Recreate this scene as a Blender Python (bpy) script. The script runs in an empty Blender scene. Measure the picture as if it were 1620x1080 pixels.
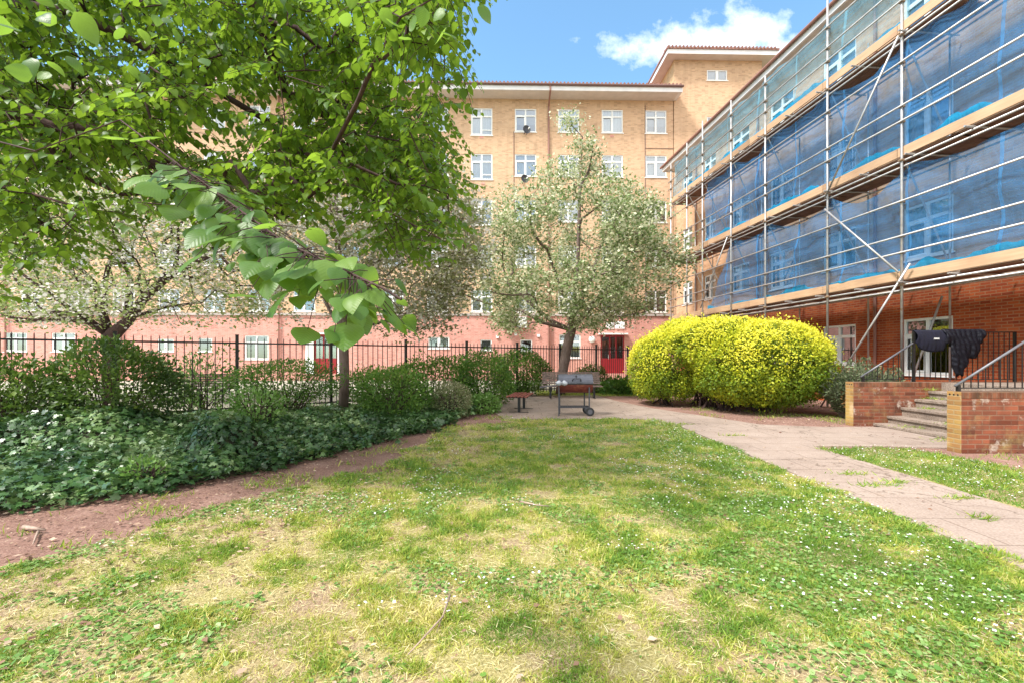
import bpy, math, random
import numpy as np
from mathutils import Vector, Matrix
random.seed(7); RNG = np.random.default_rng(11)
C = bpy.context.scene.collection
PI = math.pi
# ------------------------------------------------------------------ camera, sky, sun, exposure
EYE = 1.5; F = 720.0; HOR = 565.0
cam_d = bpy.data.cameras.new('camera'); cam = bpy.data.objects.new('camera', cam_d); C.objects.link(cam)
cam.location = (0, 0, EYE); cam.rotation_euler = (PI/2, 0, 0)
cam_d.sensor_width = 36; cam_d.lens = 16.0; cam_d.shift_y = 25/1620.0
cam_d.clip_start = 0.05; cam_d.clip_end = 2000
bpy.context.scene.camera = cam
SUN_EL = math.radians(52); SUN_AZ = math.radians(238)      # compass azimuth: 0 = +Y, clockwise
sd = Vector((math.sin(SUN_AZ)*math.cos(SUN_EL), math.cos(SUN_AZ)*math.cos(SUN_EL), math.sin(SUN_EL)))
sun_d = bpy.data.lights.new('sun', 'SUN'); sun_d.energy = 2.3; sun_d.angle = math.radians(11); sun_d.color = (1.0, 0.95, 0.88)
sun = bpy.data.objects.new('sun', sun_d); C.objects.link(sun); sun.rotation_euler = sd.to_track_quat('Z', 'Y').to_euler(); sun.location = (0,0,40)
W = bpy.data.worlds.new('World'); bpy.context.scene.world = W; W.use_nodes = True
wn = W.node_tree.nodes; wl = W.node_tree.links; wn.clear()
def wnode(t, **k):
    n = wn.new(t)
    for a, b in k.items(): setattr(n, a, b)
    return n
def wmath(op, a, b=None, c=None, clamp=False):
    n = wn.new('ShaderNodeMath'); n.operation = op; n.use_clamp = clamp
    for i, v in enumerate((a, b, c)):
        if v is None: continue
        if isinstance(v, (int, float)): n.inputs[i].default_value = v
        else: wl.new(v, n.inputs[i])
    return n.outputs[0]
sky = wnode('ShaderNodeTexSky', sky_type='NISHITA'); sky.sun_disc = False
sky.sun_elevation = SUN_EL; sky.sun_rotation = SUN_AZ; sky.air_density = 1.0; sky.dust_density = 0.6; sky.ozone_density = 1.6
bg = wnode('ShaderNodeBackground'); bg.inputs['Strength'].default_value = 0.125
tc = wnode('ShaderNodeTexCoord'); sp = wnode('ShaderNodeSeparateXYZ'); wl.new(tc.outputs['Generated'], sp.inputs[0])
yy = wmath('MAXIMUM', sp.outputs[1], 0.02)
gx = wmath('DIVIDE', sp.outputs[0], yy); gz = wmath('DIVIDE', sp.outputs[2], yy)
def blob(cx, cz, rx, rz):
    a = wmath('DIVIDE', wmath('SUBTRACT', gx, cx), rx); b = wmath('DIVIDE', wmath('SUBTRACT', gz, cz), rz)
    return wmath('SUBTRACT', 1.0, wmath('SQRT', wmath('ADD', wmath('MULTIPLY', a, a), wmath('MULTIPLY', b, b))))
m = wmath('MAXIMUM', blob(0.42, 0.685, 0.24, 0.060), blob(0.52, 0.715, 0.10, 0.062))
m = wmath('MAXIMUM', m, blob(0.62, 0.66, 0.16, 0.055))
cmb = wnode('ShaderNodeCombineXYZ'); wl.new(gx, cmb.inputs[0]); wl.new(gz, cmb.inputs[1])
nz = wnode('ShaderNodeTexNoise'); nz.inputs['Scale'].default_value = 16; nz.inputs['Detail'].default_value = 9; nz.inputs['Roughness'].default_value = 0.62
wl.new(cmb.outputs[0], nz.inputs['Vector'])
dens = wmath('ADD', m, wmath('MULTIPLY', wmath('SUBTRACT', nz.outputs[0], 0.5), 2.3))
mask = wmath('MULTIPLY', wmath('MULTIPLY', dens, 1.5, clamp=True), wmath('GREATER_THAN', sp.outputs[1], 0.05))
mask = wmath('MULTIPLY', mask, 0.70)
mx = wnode('ShaderNodeMix', data_type='RGBA'); wl.new(mask, mx.inputs[0])
tint = wnode('ShaderNodeMix', data_type='RGBA', blend_type='MULTIPLY'); tint.inputs[0].default_value = 1.0
tint.inputs[7].default_value = (0.78, 0.98, 0.95, 1); wl.new(sky.outputs[0], tint.inputs[6])
wl.new(tint.outputs[2], mx.inputs[6]); mx.inputs[7].default_value = (4.6, 4.9, 5.3, 1)
# unseen broken white cloud overhead and behind the camera, added for fill light
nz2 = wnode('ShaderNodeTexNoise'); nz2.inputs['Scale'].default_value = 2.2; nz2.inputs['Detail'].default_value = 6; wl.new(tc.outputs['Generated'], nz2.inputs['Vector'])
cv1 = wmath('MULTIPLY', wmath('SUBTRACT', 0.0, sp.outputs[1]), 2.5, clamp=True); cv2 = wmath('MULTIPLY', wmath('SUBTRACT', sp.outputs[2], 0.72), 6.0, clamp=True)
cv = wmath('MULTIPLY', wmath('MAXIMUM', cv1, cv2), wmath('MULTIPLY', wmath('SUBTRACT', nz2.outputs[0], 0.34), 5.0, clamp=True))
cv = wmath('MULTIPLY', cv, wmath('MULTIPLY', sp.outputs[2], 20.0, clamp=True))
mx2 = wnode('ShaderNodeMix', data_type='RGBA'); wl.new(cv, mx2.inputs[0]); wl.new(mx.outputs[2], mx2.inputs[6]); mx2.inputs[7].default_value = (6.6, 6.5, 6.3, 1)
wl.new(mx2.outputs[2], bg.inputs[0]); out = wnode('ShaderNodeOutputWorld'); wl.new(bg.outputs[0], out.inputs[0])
vs = bpy.context.scene.view_settings
bpy.context.scene.display_settings.display_device = 'sRGB'
vs.view_transform = 'Standard'; vs.look = 'None'; vs.gamma = 1.0; vs.exposure = 1.58; vs.use_curve_mapping = False
bpy.context.scene.cycles.max_bounces = 8; bpy.context.scene.cycles.transparent_max_bounces = 16
# ------------------------------------------------------------------ small maths helpers
def at(u, v, Y):            # a photograph pixel at a distance becomes a place in the world
    return Vector(((u-810)/F*Y, Y, EYE+(HOR-v)/F*Y))
def onground(u, v, z=0.0):
    Y = (EYE-z)*F/(v-HOR); return ((u-810)/F*Y, Y)
_lat = RNG.random((64, 64))
def vnoise(x, y):
    xi = np.floor(x).astype(int); yi = np.floor(y).astype(int); fx = x-xi; fy = y-yi
    fx = fx*fx*(3-2*fx); fy = fy*fy*(3-2*fy)
    g = lambda a, b: _lat[a % 64, b % 64]
    return (g(xi,yi)*(1-fx)+g(xi+1,yi)*fx)*(1-fy)+(g(xi,yi+1)*(1-fx)+g(xi+1,yi+1)*fx)*fy
def fbm(x, y, o=4):
    s = 0; a = .5; t = 0
    for i in range(o):
        s = s+a*vnoise(x*2**i+13.7*i, y*2**i+5.1*i); t += a; a *= .5
    return s/t
def inpoly(px, py, poly):
    ins = np.zeros(len(px), bool); n = len(poly)
    for i in range(n):
        x0, y0 = poly[i]; x1, y1 = poly[(i+1) % n]
        if y0 == y1: continue
        c = ((y0 > py) != (y1 > py)) & (px < (x1-x0)*(py-y0)/(y1-y0)+x0); ins ^= c
    return ins
# ------------------------------------------------------------------ object helpers
def link(o, parent=None):
    C.objects.link(o)
    if parent: o.parent = parent
    return o
def tag(o, label=None, cat=None, group=None, kind=None):
    if label: o['label'] = label
    if cat: o['category'] = cat
    if group: o['group'] = group
    if kind: o['kind'] = kind
    return o
def thing(name, label, cat, loc=(0,0,0), rz=0, group=None):
    o = bpy.data.objects.new(name, None); o.empty_display_size = .2; link(o); o.location = loc; o.rotation_euler = (0,0,rz)
    return tag(o, label, cat, group)
def copy_tree(o, parent=None):
    c = o.copy(); C.objects.link(c); c.parent = parent
    for ch in list(o.children): copy_tree(ch, c)
    return c
class MB:
    def __init__(s): s.v = []; s.f = []
    def add(s, vs, fs):
        b = len(s.v); s.v += [tuple(p) for p in vs]; s.f += [tuple(b+i for i in f) for f in fs]; return s
    def box(s, x0, x1, y0, y1, z0, z1):
        return s.add([(x0,y0,z0),(x1,y0,z0),(x1,y1,z0),(x0,y1,z0),(x0,y0,z1),(x1,y0,z1),(x1,y1,z1),(x0,y1,z1)],
            [(0,3,2,1),(4,5,6,7),(0,1,5,4),(1,2,6,5),(2,3,7,6),(3,0,4,7)])
    def tube(s, pts, r, n=8, cap=True):
        pts = [Vector(p) for p in pts]; k = len(pts); rs = r if hasattr(r, '__len__') else [r]*k
        vs = []; up = None
        for i in range(k):
            d = (pts[min(i+1,k-1)]-pts[max(i-1,0)]).normalized()
            if up is None:
                up = Vector((0,0,1)) if abs(d.z) < .9 else Vector((1,0,0))
            a = d.cross(up).normalized(); b = a.cross(d).normalized(); up = b
            for j in range(n):
                t = 2*PI*j/n; vs.append(pts[i]+(a*math.cos(t)+b*math.sin(t))*rs[i])
        fs = []
        for i in range(k-1):
            for j in range(n):
                fs.append((i*n+j, i*n+(j+1)%n, (i+1)*n+(j+1)%n, (i+1)*n+j))
        if cap: fs.append(tuple(range(n-1,-1,-1))); fs.append(tuple((k-1)*n+j for j in range(n)))
        return s.add(vs, fs)
    def prism(s, poly, z0, z1):
        n = len(poly)
        return s.add([(x,y,z0) for x,y in poly]+[(x,y,z1) for x,y in poly],
            [tuple(range(n-1,-1,-1)), tuple(range(n,2*n))]+[(i,(i+1)%n,n+(i+1)%n,n+i) for i in range(n)])
    def build(s, name, mat, parent=None, smooth=False, bevel=0):
        me = bpy.data.meshes.new(name); me.from_pydata(s.v, [], s.f); me.update()
        if mat: me.materials.append(mat)
        if smooth: me.polygons.foreach_set('use_smooth', [True]*len(me.polygons))
        o = link(bpy.data.objects.new(name, me), parent)
        if bevel:
            b = o.modifiers.new('bevel', 'BEVEL'); b.width = bevel; b.segments = 2; b.limit_method = 'ANGLE'
        return o
def wall_mb(mb, x0, x1, z0, z1, y, holes, depth, t=0.14):
    """front wall facing -Y with real openings, reveals, and a hollow closed body behind"""
    xs = sorted({x0, x1, *[h[0] for h in holes], *[h[1] for h in holes]}); zs = sorted({z0, z1, *[h[2] for h in holes], *[h[3] for h in holes]})
    H = [h for h in holes]
    for i in range(len(xs)-1):
        for j in range(len(zs)-1):
            cx = (xs[i]+xs[i+1])/2; cz = (zs[j]+zs[j+1])/2
            if any(h[0] < cx < h[1] and h[2] < cz < h[3] for h in H): continue
            mb.add([(xs[i],y,zs[j]),(xs[i+1],y,zs[j]),(xs[i+1],y,zs[j+1]),(xs[i],y,zs[j+1])], [(0,1,2,3)])
    for a, b, c, d in H:
        mb.add([(a,y,c),(b,y,c),(b,y,d),(a,y,d),(a,y+t,c),(b,y+t,c),(b,y+t,d),(a,y+t,d)], [(0,1,5,4),(1,2,6,5),(2,3,7,6),(3,0,4,7)])
    if depth:
        Y = y+depth
        mb.add([(x0,y,z0),(x1,y,z0),(x1,y,z1),(x0,y,z1),(x0,Y,z0),(x1,Y,z0),(x1,Y,z1),(x0,Y,z1)],
               [(0,3,7,4),(1,5,6,2),(4,7,6,5),(3,2,6,7)])
    return mb
def mesh_np(name, V, loops, starts, mat, parent=None, smooth=False, attrs=None, uv=None):
    me = bpy.data.meshes.new(name); nv = len(V); me.vertices.add(nv); me.vertices.foreach_set('co', np.ascontiguousarray(V, dtype=np.float32).ravel())
    me.loops.add(len(loops)); me.loops.foreach_set('vertex_index', np.ascontiguousarray(loops, dtype=np.int32))
    me.polygons.add(len(starts)); me.polygons.foreach_set('loop_start', np.ascontiguousarray(starts, dtype=np.int32))
    me.update(calc_edges=True)
    if smooth: me.polygons.foreach_set('use_smooth', np.ones(len(starts), dtype=bool))
    for k, a in (attrs or {}).items():
        at_ = me.attributes.new(k, 'FLOAT', 'POINT'); at_.data.foreach_set('value', np.ascontiguousarray(a, dtype=np.float32))
    if uv is not None:
        ul = me.uv_layers.new(name='UVMap'); ul.data.foreach_set('uv', np.ascontiguousarray(uv[loops], dtype=np.float32).ravel())
    if mat: me.materials.append(mat)
    me.validate(clean_customdata=False)
    return link(bpy.data.objects.new(name, me), parent)
def norm(a): return a/np.maximum(np.linalg.norm(a, axis=1, keepdims=True), 1e-9)
def scatter(name, mat, P, D, U, S, tmpl, parent=None, rnd=None, smooth=False, bend=None):
    tv, tf = tmpl; tv = np.array(tv, float); N = len(P); k = len(tv)
    D = norm(D); B = norm(np.cross(U, D)); U = np.cross(D, B); S = np.asarray(S, float).reshape(-1,1,1)*np.ones((N,1,1))
    Z = tv[None,:,2,None]*np.ones((N,1,1))
    if bend is not None: Z = Z+(-bend[:,None]*tv[None,:,0]**2)[:,:,None]
    V = P[:,None,:]+S*(tv[None,:,0,None]*D[:,None,:]+tv[None,:,1,None]*B[:,None,:]+Z*U[:,None,:])
    base = (np.arange(N)*k)[:,None]
    fl = np.concatenate([np.array(f) for f in tf]); sizes = np.array([len(f) for f in tf])
    loops = (base+fl[None,:]).ravel(); st1 = np.concatenate([[0], np.cumsum(sizes)[:-1]]); starts = (np.arange(N)[:,None]*len(fl)+st1[None,:]).ravel()
    if rnd is None: rnd = RNG.random(N)
    uv = np.tile(tv[:,:2], (N,1))
    return mesh_np(name, V.reshape(-1,3), loops, starts, mat, parent, smooth, {'rnd': np.repeat(rnd, k)}, uv)
DIAMOND = ([(0,0,0),(.45,.3,.05),(1,0,-.04),(.45,-.3,.05)], [(0,2,1),(0,3,2)])
LIME = ([(0,0,0),(.32,0,-.03),(.7,0,-.03),(1.08,0,-.06),(-.06,.2,.03),(.1,.43,.07),(.42,.49,.08),(.74,.3,.04),
         (-.06,-.2,.03),(.1,-.43,.07),(.42,-.49,.08),(.74,-.3,.04)],
        [(0,1,5,4),(1,2,6,5),(2,3,7,6),(0,8,9,1),(1,9,10,2),(2,10,11,3)])
IVY = ([(0,0,0),(.18,.0,.02),(-.1,.32,.0),(.22,.5,-.03),(.38,.24,.02),(.72,.36,-.02),(.62,.13,.02),(1.05,0,-.05),
        (-.1,-.32,.0),(.22,-.5,-.03),(.38,-.24,.02),(.72,-.36,-.02),(.62,-.13,.02)],
       [(0,1,3,2),(1,4,3),(1,6,5,4),(1,7,6),(0,8,9,1),(1,9,10),(1,10,11,12),(1,12,7)])
ROUND = ([(0,0,0),(.2,.4,.03),(.75,.42,.03),(1,0,0),(.75,-.42,.03),(.2,-.4,.03)], [(0,3,2,1),(0,5,4,3)])
BLADE = ([(0,-.035,0),(0,.035,0),(.5,.028,.10),(.5,-.028,.10),(1,0,.0)], [(0,1,2,3),(3,2,4)])
# ------------------------------------------------------------------ materials
def newmat(name):
    m = bpy.data.materials.new(name); m.use_nodes = True; nt = m.node_tree; nt.nodes.clear(); return m, nt
def N(nt, t, ins=None, **k):
    n = nt.nodes.new(t)
    for a, b in k.items(): setattr(n, a, b)
    for a, b in (ins or {}).items():
        if hasattr(b, 'node'): nt.links.new(b, n.inputs[a])
        else: n.inputs[a].default_value = b
    return n
def ramp(nt, fac, stops):
    r = nt.nodes.new('ShaderNodeValToRGB'); nt.links.new(fac, r.inputs[0]); e = r.color_ramp.elements
    while len(e) < len(stops): e.new(.5)
    for i, (p, c) in enumerate(stops): e[i].position = p; e[i].color = (*c, 1)
    return r.outputs[0]
def mixc(nt, f, a, b, mode='MIX'):
    n = nt.nodes.new('ShaderNodeMix'); n.data_type = 'RGBA'; n.blend_type = mode
    for i, v in ((0,f),(6,a),(7,b)):
        if hasattr(v, 'node'): nt.links.new(v, n.inputs[i])
        else: n.inputs[i].default_value = v if i == 0 else (*v, 1)
    return n.outputs[2]
def noise(nt, vec, scale, detail=4, rough=.55):
    n = N(nt, 'ShaderNodeTexNoise', {'Scale': scale, 'Detail': detail, 'Roughness': rough})
    if vec is not None: nt.links.new(vec, n.inputs['Vector'])
    return n.outputs[0]
def objco(nt): return N(nt, 'ShaderNodeTexCoord').outputs['Object']
def bump(nt, h, s, d=.01): return N(nt, 'ShaderNodeBump', {'Height': h, 'Strength': s, 'Distance': d}).outputs[0]
def finish(nt, col, rough=.6, metal=0., nrm=None, spec=None):
    p = nt.nodes.new('ShaderNodeBsdfPrincipled')
    for k, v in (('Base Color', col), ('Roughness', rough), ('Metallic', metal)):
        if hasattr(v, 'node'): nt.links.new(v, p.inputs[k])
        else: p.inputs[k].default_value = (*v, 1) if k == 'Base Color' else v
    if nrm is not None: nt.links.new(nrm, p.inputs['Normal'])
    if spec is not None: p.inputs['Specular IOR Level'].default_value = spec
    o = nt.nodes.new('ShaderNodeOutputMaterial'); nt.links.new(p.outputs[0], o.inputs[0]); return p, o
def plain(name, c, rough=.5, metal=0., var=.15, scale=8, bmp=0.):
    m, nt = newmat(name); co = objco(nt); n = noise(nt, co, scale)
    lo = tuple(x*(1-var) for x in c); hi = tuple(min(1, x*(1+var)) for x in c)
    col = ramp(nt, n, [(.3, lo), (.7, hi)]); nr = bump(nt, noise(nt, co, scale*6), bmp, .004) if bmp else None
    finish(nt, col, rough, metal, nr); return m
def leafmat(name, stops, trans, tr_amt=.4, rough=.45, vein=False, clump=0, spec=.4):
    m, nt = newmat(name); a = N(nt, 'ShaderNodeAttribute', attribute_name='rnd'); f = a.outputs['Fac']
    col = ramp(nt, f, stops)
    nr = None
    if vein:
        tcn = N(nt, 'ShaderNodeTexCoord'); s = N(nt, 'ShaderNodeSeparateXYZ', {0: tcn.outputs['UV']})
        ab = N(nt, 'ShaderNodeMath', {0: s.outputs[1]}, operation='ABSOLUTE').outputs[0]
        d = N(nt, 'ShaderNodeMath', {0: s.outputs[0], 1: N(nt, 'ShaderNodeMath', {0: ab, 1: .9}, operation='MULTIPLY').outputs[0]}, operation='SUBTRACT').outputs[0]
        w = N(nt, 'ShaderNodeMath', {0: N(nt, 'ShaderNodeMath', {0: d, 1: 46.}, operation='MULTIPLY').outputs[0]}, operation='SINE').outputs[0]
        rib = N(nt, 'ShaderNodeMath', {0: N(nt, 'ShaderNodeMath', {0: ab, 1: 60.}, operation='MULTIPLY').outputs[0], 1: 1.}, operation='MINIMUM').outputs[0]
        h = N(nt, 'ShaderNodeMath', {0: w, 1: N(nt, 'ShaderNodeMath', {0: rib, 1: 1.5}, operation='MULTIPLY').outputs[0]}, operation='ADD').outputs[0]
        nr = bump(nt, h, .16, .0015)
        vm = N(nt, 'ShaderNodeMath', {0: w, 1: .88}, operation='GREATER_THAN').outputs[0]
        vm = N(nt, 'ShaderNodeMath', {0: vm, 1: .5}, operation='MULTIPLY').outputs[0]
        col = mixc(nt, vm, col, (.14,.24,.05))
    p = nt.nodes.new('ShaderNodeBsdfPrincipled'); nt.links.new(col, p.inputs['Base Color']); p.inputs['Roughness'].default_value = rough
    p.inputs['Specular IOR Level'].default_value = spec
    t = nt.nodes.new('ShaderNodeBsdfTranslucent')
    tc_ = mixc(nt, .5, col, trans); nt.links.new(tc_, t.inputs[0])
    if nr is not None: nt.links.new(nr, p.inputs['Normal'])
    mx_ = N(nt, 'ShaderNodeMixShader', {0: tr_amt, 1: p.outputs[0], 2: t.outputs[0]})
    o = nt.nodes.new('ShaderNodeOutputMaterial'); nt.links.new(mx_.outputs[0], o.inputs[0]); return m
def brick(name, c1, c2, mortar, axis='x', stain=None, blotch=.25, bw=.225, bh=.075, ms=.010, var=.5):
    m, nt = newmat(name); co = objco(nt); s = N(nt, 'ShaderNodeSeparateXYZ', {0: co})
    if axis == 'xy':
        u = N(nt, 'ShaderNodeMath', {0: s.outputs[0], 1: s.outputs[1]}, operation='ADD').outputs[0]
    else: u = s.outputs[0] if axis == 'x' else s.outputs[1]
    cv = N(nt, 'ShaderNodeCombineXYZ', {0: u, 1: s.outputs[2]}).outputs[0]
    b = N(nt, 'ShaderNodeTexBrick', {'Vector': cv, 'Color1': (*c1,1), 'Color2': (*c2,1), 'Mortar': (*mortar,1), 'Scale': 1.0,
        'Mortar Size': ms, 'Mortar Smooth': .3, 'Bias': -.1, 'Brick Width': bw, 'Row Height': bh})
    b.offset = .5
    n1 = noise(nt, co, .7, 5, .6); col = mixc(nt, blotch, b.outputs[0], ramp(nt, n1, [(.3, tuple(x*.55 for x in c1)), (.7, tuple(min(1,x*1.3) for x in c2))]))
    # some bricks burnt darker
    n2 = N(nt, 'ShaderNodeTexWhiteNoise', noise_dimensions='2D')
    q = N(nt, 'ShaderNodeVectorMath', {0: cv, 1: (bw, bh, 1)}, operation='DIVIDE').outputs[0]
    nt.links.new(N(nt, 'ShaderNodeVectorMath', {0: q}, operation='FLOOR').outputs[0], n2.inputs['Vector'])
    dk = N(nt, 'ShaderNodeMath', {0: n2.outputs[0], 1: .86}, operation='GREATER_THAN').outputs[0]
    dk = N(nt, 'ShaderNodeMath', {0: dk, 1: var*.6}, operation='MULTIPLY').outputs[0]
    col = mixc(nt, dk, col, tuple(x*.45 for x in c1))
    mps = N(nt, 'ShaderNodeMapping', {'Vector': co, 'Scale': (1.6,1.6,.10)})
    ks = ramp(nt, noise(nt, mps.outputs[0], 1.4, 5, .6), [(.5,(0,0,0)),(.72,(1,1,1))])
    col = mixc(nt, N(nt, 'ShaderNodeMath', {0: ks, 1: .30}, operation='MULTIPLY').outputs[0], col, tuple(x*.5 for x in c1))
    if stain:
        for (sc, lo, hi, c, amt) in stain:
            k = ramp(nt, noise(nt, co, sc, 6, .65), [(lo, (0,0,0)), (hi, (1,1,1))])
            km = N(nt, 'ShaderNodeMath', {0: k, 1: amt}, operation='MULTIPLY').outputs[0]
            col = mixc(nt, km, col, c)
    finish(nt, col, .85, 0, bump(nt, N(nt, 'ShaderNodeMath', {0: 1., 1: b.outputs[1]}, operation='SUBTRACT').outputs[0], .5, .006), .25); return m
M = {}
M['yellow_brick'] = brick('yellow_brick', (.555,.335,.195), (.68,.445,.27), (.56,.43,.33), 'x', [(.35,.5,.75,(.42,.26,.15),.35)], .18)
M['yellow_brick_y'] = brick('yellow_brick_side', (.54,.33,.17), (.66,.44,.23), (.52,.40,.27), 'y', None, .18)
M['red_brick_far'] = brick('red_brick_far', (.56,.225,.18), (.68,.32,.26), (.60,.42,.37), 'x', [(.4,.5,.8,(.55,.28,.2),.3)], .2)
M['orange_brick'] = brick('orange_brick', (.54,.29,.16), (.66,.39,.23), (.55,.42,.30), 'xy', None, .2)
M['red_brick'] = brick('red_brick', (.30,.045,.016), (.50,.105,.028), (.38,.18,.09), 'xy', [(.6,.5,.8,(.30,.09,.05),.3)], .15, ms=.012)
M['wall_brick'] = brick('wall_brick', (.21,.055,.028), (.36,.115,.06), (.27,.165,.11), 'x', [(1.6,.42,.65,(.07,.04,.028),.7),(2.3,.52,.75,(.40,.32,.12),.55),(3.1,.58,.66,(.62,.54,.46),.6),(6.,.5,.7,(.12,.05,.03),.5)], .3, ms=.011, var=1.1)
M['coping'] = brick('coping_brick', (.17,.055,.03), (.30,.115,.06), (.22,.14,.10), 'x', [(2.5,.42,.62,(.05,.035,.02),.7),(4,.55,.7,(.30,.25,.12),.5)], .3, bw=.075, bh=.32, ms=.008, var=.8)
M['wall_brick_end'] = brick('wall_brick_end', (.30,.15,.06), (.42,.25,.08), (.34,.25,.14), 'y', [(1.8,.45,.7,(.50,.38,.10),.6),(3.,.55,.7,(.6,.42,.30),.6)], .25, ms=.012)
M['upvc'] = plain('white_upvc', (.82,.82,.80), .35, 0, .04, 3)
M['curtain'] = plain('net_curtain', (.75,.74,.70), .9, 0, .12, 14)
M['curtain_dark'] = plain('grey_blind', (.30,.30,.32), .9, 0, .12, 5)
def glassmat(name, tint, tr):
    m, nt = newmat(name); g = N(nt, 'ShaderNodeBsdfGlossy', {'Color': (.9,.95,1,1), 'Roughness': .02})
    t = N(nt, 'ShaderNodeBsdfTransparent', {'Color': (*tint,1)})
    fr = N(nt, 'ShaderNodeFresnel', {'IOR': 1.5}); fa = N(nt, 'ShaderNodeMath', {0: fr.outputs[0], 1: tr}, operation='ADD', use_clamp=True)
    mm = N(nt, 'ShaderNodeMixShader', {0: fa.outputs[0], 1: t.outputs[0], 2: g.outputs[0]})
    o = nt.nodes.new('ShaderNodeOutputMaterial'); nt.links.new(mm.outputs[0], o.inputs[0]); return m
M['glass'] = glassmat('window_glass', (.62,.68,.72), .22)
M['tile'] = plain('roof_tile', (.30,.15,.12), .8, 0, .25, 6, .4)
M['soffit'] = plain('soffit_board', (.62,.56,.52), .7, 0, .08, 2)
M['fascia'] = plain('fascia_board', (.70,.68,.68), .6, 0, .08, 2)
M['gutter'] = plain('brown_gutter', (.14,.07,.06), .5, 0, .1, 2)
M['pipe'] = plain('brown_pipe', (.26,.12,.09), .5, 0, .1, 2)
M['band'] = plain('concrete_band', (.42,.36,.33), .8, 0, .15, 2)
M['red_door'] = plain('red_door_paint', (.27,.012,.018), .35, 0, .1, 4)
M['white_board'] = plain('white_board', (.80,.80,.80), .5, 0, .05, 3)
M['dark_grey'] = plain('grey_metal_box', (.06,.06,.07), .5, .2, .1, 4)
M['black_iron'] = plain('black_iron_paint', (.018,.017,.018), .4, .3, .3, 10)
M['grey_rail'] = plain('grey_painted_rail', (.13,.13,.145), .45, .3, .2, 9)
m, nt = newmat('galvanised_tube'); co = objco(nt)
c = ramp(nt, noise(nt, co, 5, 6), [(.3,(.36,.34,.33)),(.62,(.52,.50,.49)),(.72,(.40,.27,.18))]); finish(nt, c, .45, .55, bump(nt, noise(nt, co, 60), .15, .002)); M['tube'] = m
M['coupler'] = plain('rusty_coupler', (.30,.20,.13), .6, .4, .4, 20)
m, nt = newmat('scaffold_board'); co = objco(nt)
mp = N(nt, 'ShaderNodeMapping', {'Vector': co, 'Scale': (.8,8,14)}); c = ramp(nt, noise(nt, mp.outputs[0], 1.5, 6), [(.3,(.46,.27,.15)),(.7,(.66,.43,.26))])
c = mixc(nt, .35, c, ramp(nt, noise(nt, co, .9, 3), [(.35,(.33,.20,.13)),(.7,(.72,.52,.34))])); c = mixc(nt, 1., c, ramp(nt, N(nt, 'ShaderNodeObjectInfo').outputs['Random'], [(0,(.62,.60,.58)),(1,(1,1,1))]), 'MULTIPLY'); finish(nt, c, .8, 0, bump(nt, noise(nt, mp.outputs[0], 6), .3, .004)); M['board'] = m
m, nt = newmat('deck_board'); co = objco(nt)
c = ramp(nt, noise(nt, co, 2.5, 5), [(.3,(.13,.06,.035)),(.7,(.26,.13,.08))]); finish(nt, c, .85); M['deck'] = m
def netmat(name, col, dens, dens2):
    m, nt = newmat(name); co = objco(nt)
    mp = N(nt, 'ShaderNodeMapping', {'Vector': co, 'Rotation': (0,.42,0), 'Scale': (.30,1,3.4)})
    n = noise(nt, mp.outputs[0], 1.6, 7, .68); f = ramp(nt, n, [(.34,(dens,)*3),(.66,(dens2,)*3)])
    sx_ = N(nt, 'ShaderNodeSeparateXYZ', {0: co}).outputs[0]; fr_ = N(nt, 'ShaderNodeMath', {0: N(nt, 'ShaderNodeMath', {0: sx_, 1: 1.97}, operation='DIVIDE').outputs[0]}, operation='FRACT').outputs[0]
    sm_ = N(nt, 'ShaderNodeMath', {0: fr_, 1: .035}, operation='LESS_THAN').outputs[0]
    f = mixc(nt, sm_, f, (min(1,dens2+.25),)*3)
    c = ramp(nt, n, [(.3, col), (.75, tuple(min(1, x*1.25+.01) for x in col))])
    nb = bump(nt, N(nt, 'ShaderNodeTexNoise', {'Vector': N(nt, 'ShaderNodeMapping', {'Vector': co, 'Rotation': (0,.3,0), 'Scale': (3.2,1,1.1)}).outputs[0], 'Scale': 2.2, 'Detail': 3.}).outputs[0], .7, .10)
    d = N(nt, 'ShaderNodeBsdfDiffuse', {'Color': c, 'Normal': nb}); t = N(nt, 'ShaderNodeBsdfTranslucent', {'Color': c})
    a = N(nt, 'ShaderNodeMixShader', {0: .45, 1: d.outputs[0], 2: t.outputs[0]})
    tr = N(nt, 'ShaderNodeBsdfTransparent', {'Color': tuple([.68+.32*col_ for col_ in (col[0], col[1]**.6, min(1, col[2]**.3))])+(1,)})
    mm = N(nt, 'ShaderNodeMixShader', {0: f, 1: tr.outputs[0], 2: a.outputs[0]})
    o = nt.nodes.new('ShaderNodeOutputMaterial'); nt.links.new(mm.outputs[0], o.inputs[0]); return m
M['net_blue'] = netmat('blue_debris_net', (.085,.31,.66), .25, .42)
M['net_pale'] = netmat('pale_debris_net', (.20,.45,.60), .26, .46)
M['net_hem'] = netmat('teal_net_hem', (.02,.32,.55), .62, .86)
m, nt = newmat('path_concrete'); co = objco(nt)
c = ramp(nt, noise(nt, co, 1.1, 6, .65), [(.25,(.19,.13,.10)),(.5,(.29,.215,.175)),(.8,(.38,.30,.25))])
c = mixc(nt, .35, c, ramp(nt, noise(nt, co, 55, 3), [(.3,(.19,.15,.12)),(.7,(.52,.45,.4))]))
b = N(nt, 'ShaderNodeTexBrick', {'Vector': N(nt, 'ShaderNodeMapping', {'Vector': co, 'Rotation': (0,0,.02), 'Location': (.38,0,0)}).outputs[0], 'Color1': (.92,.92,.92,1), 'Color2': (1,1,1,1), 'Mortar': (.35,.3,.25,1), 'Mortar Size': .009, 'Scale': 1., 'Brick Width': .92, 'Row Height': .61}); b.offset = .4
c = mixc(nt, .55, c, b.outputs[0], 'MULTIPLY')
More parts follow.
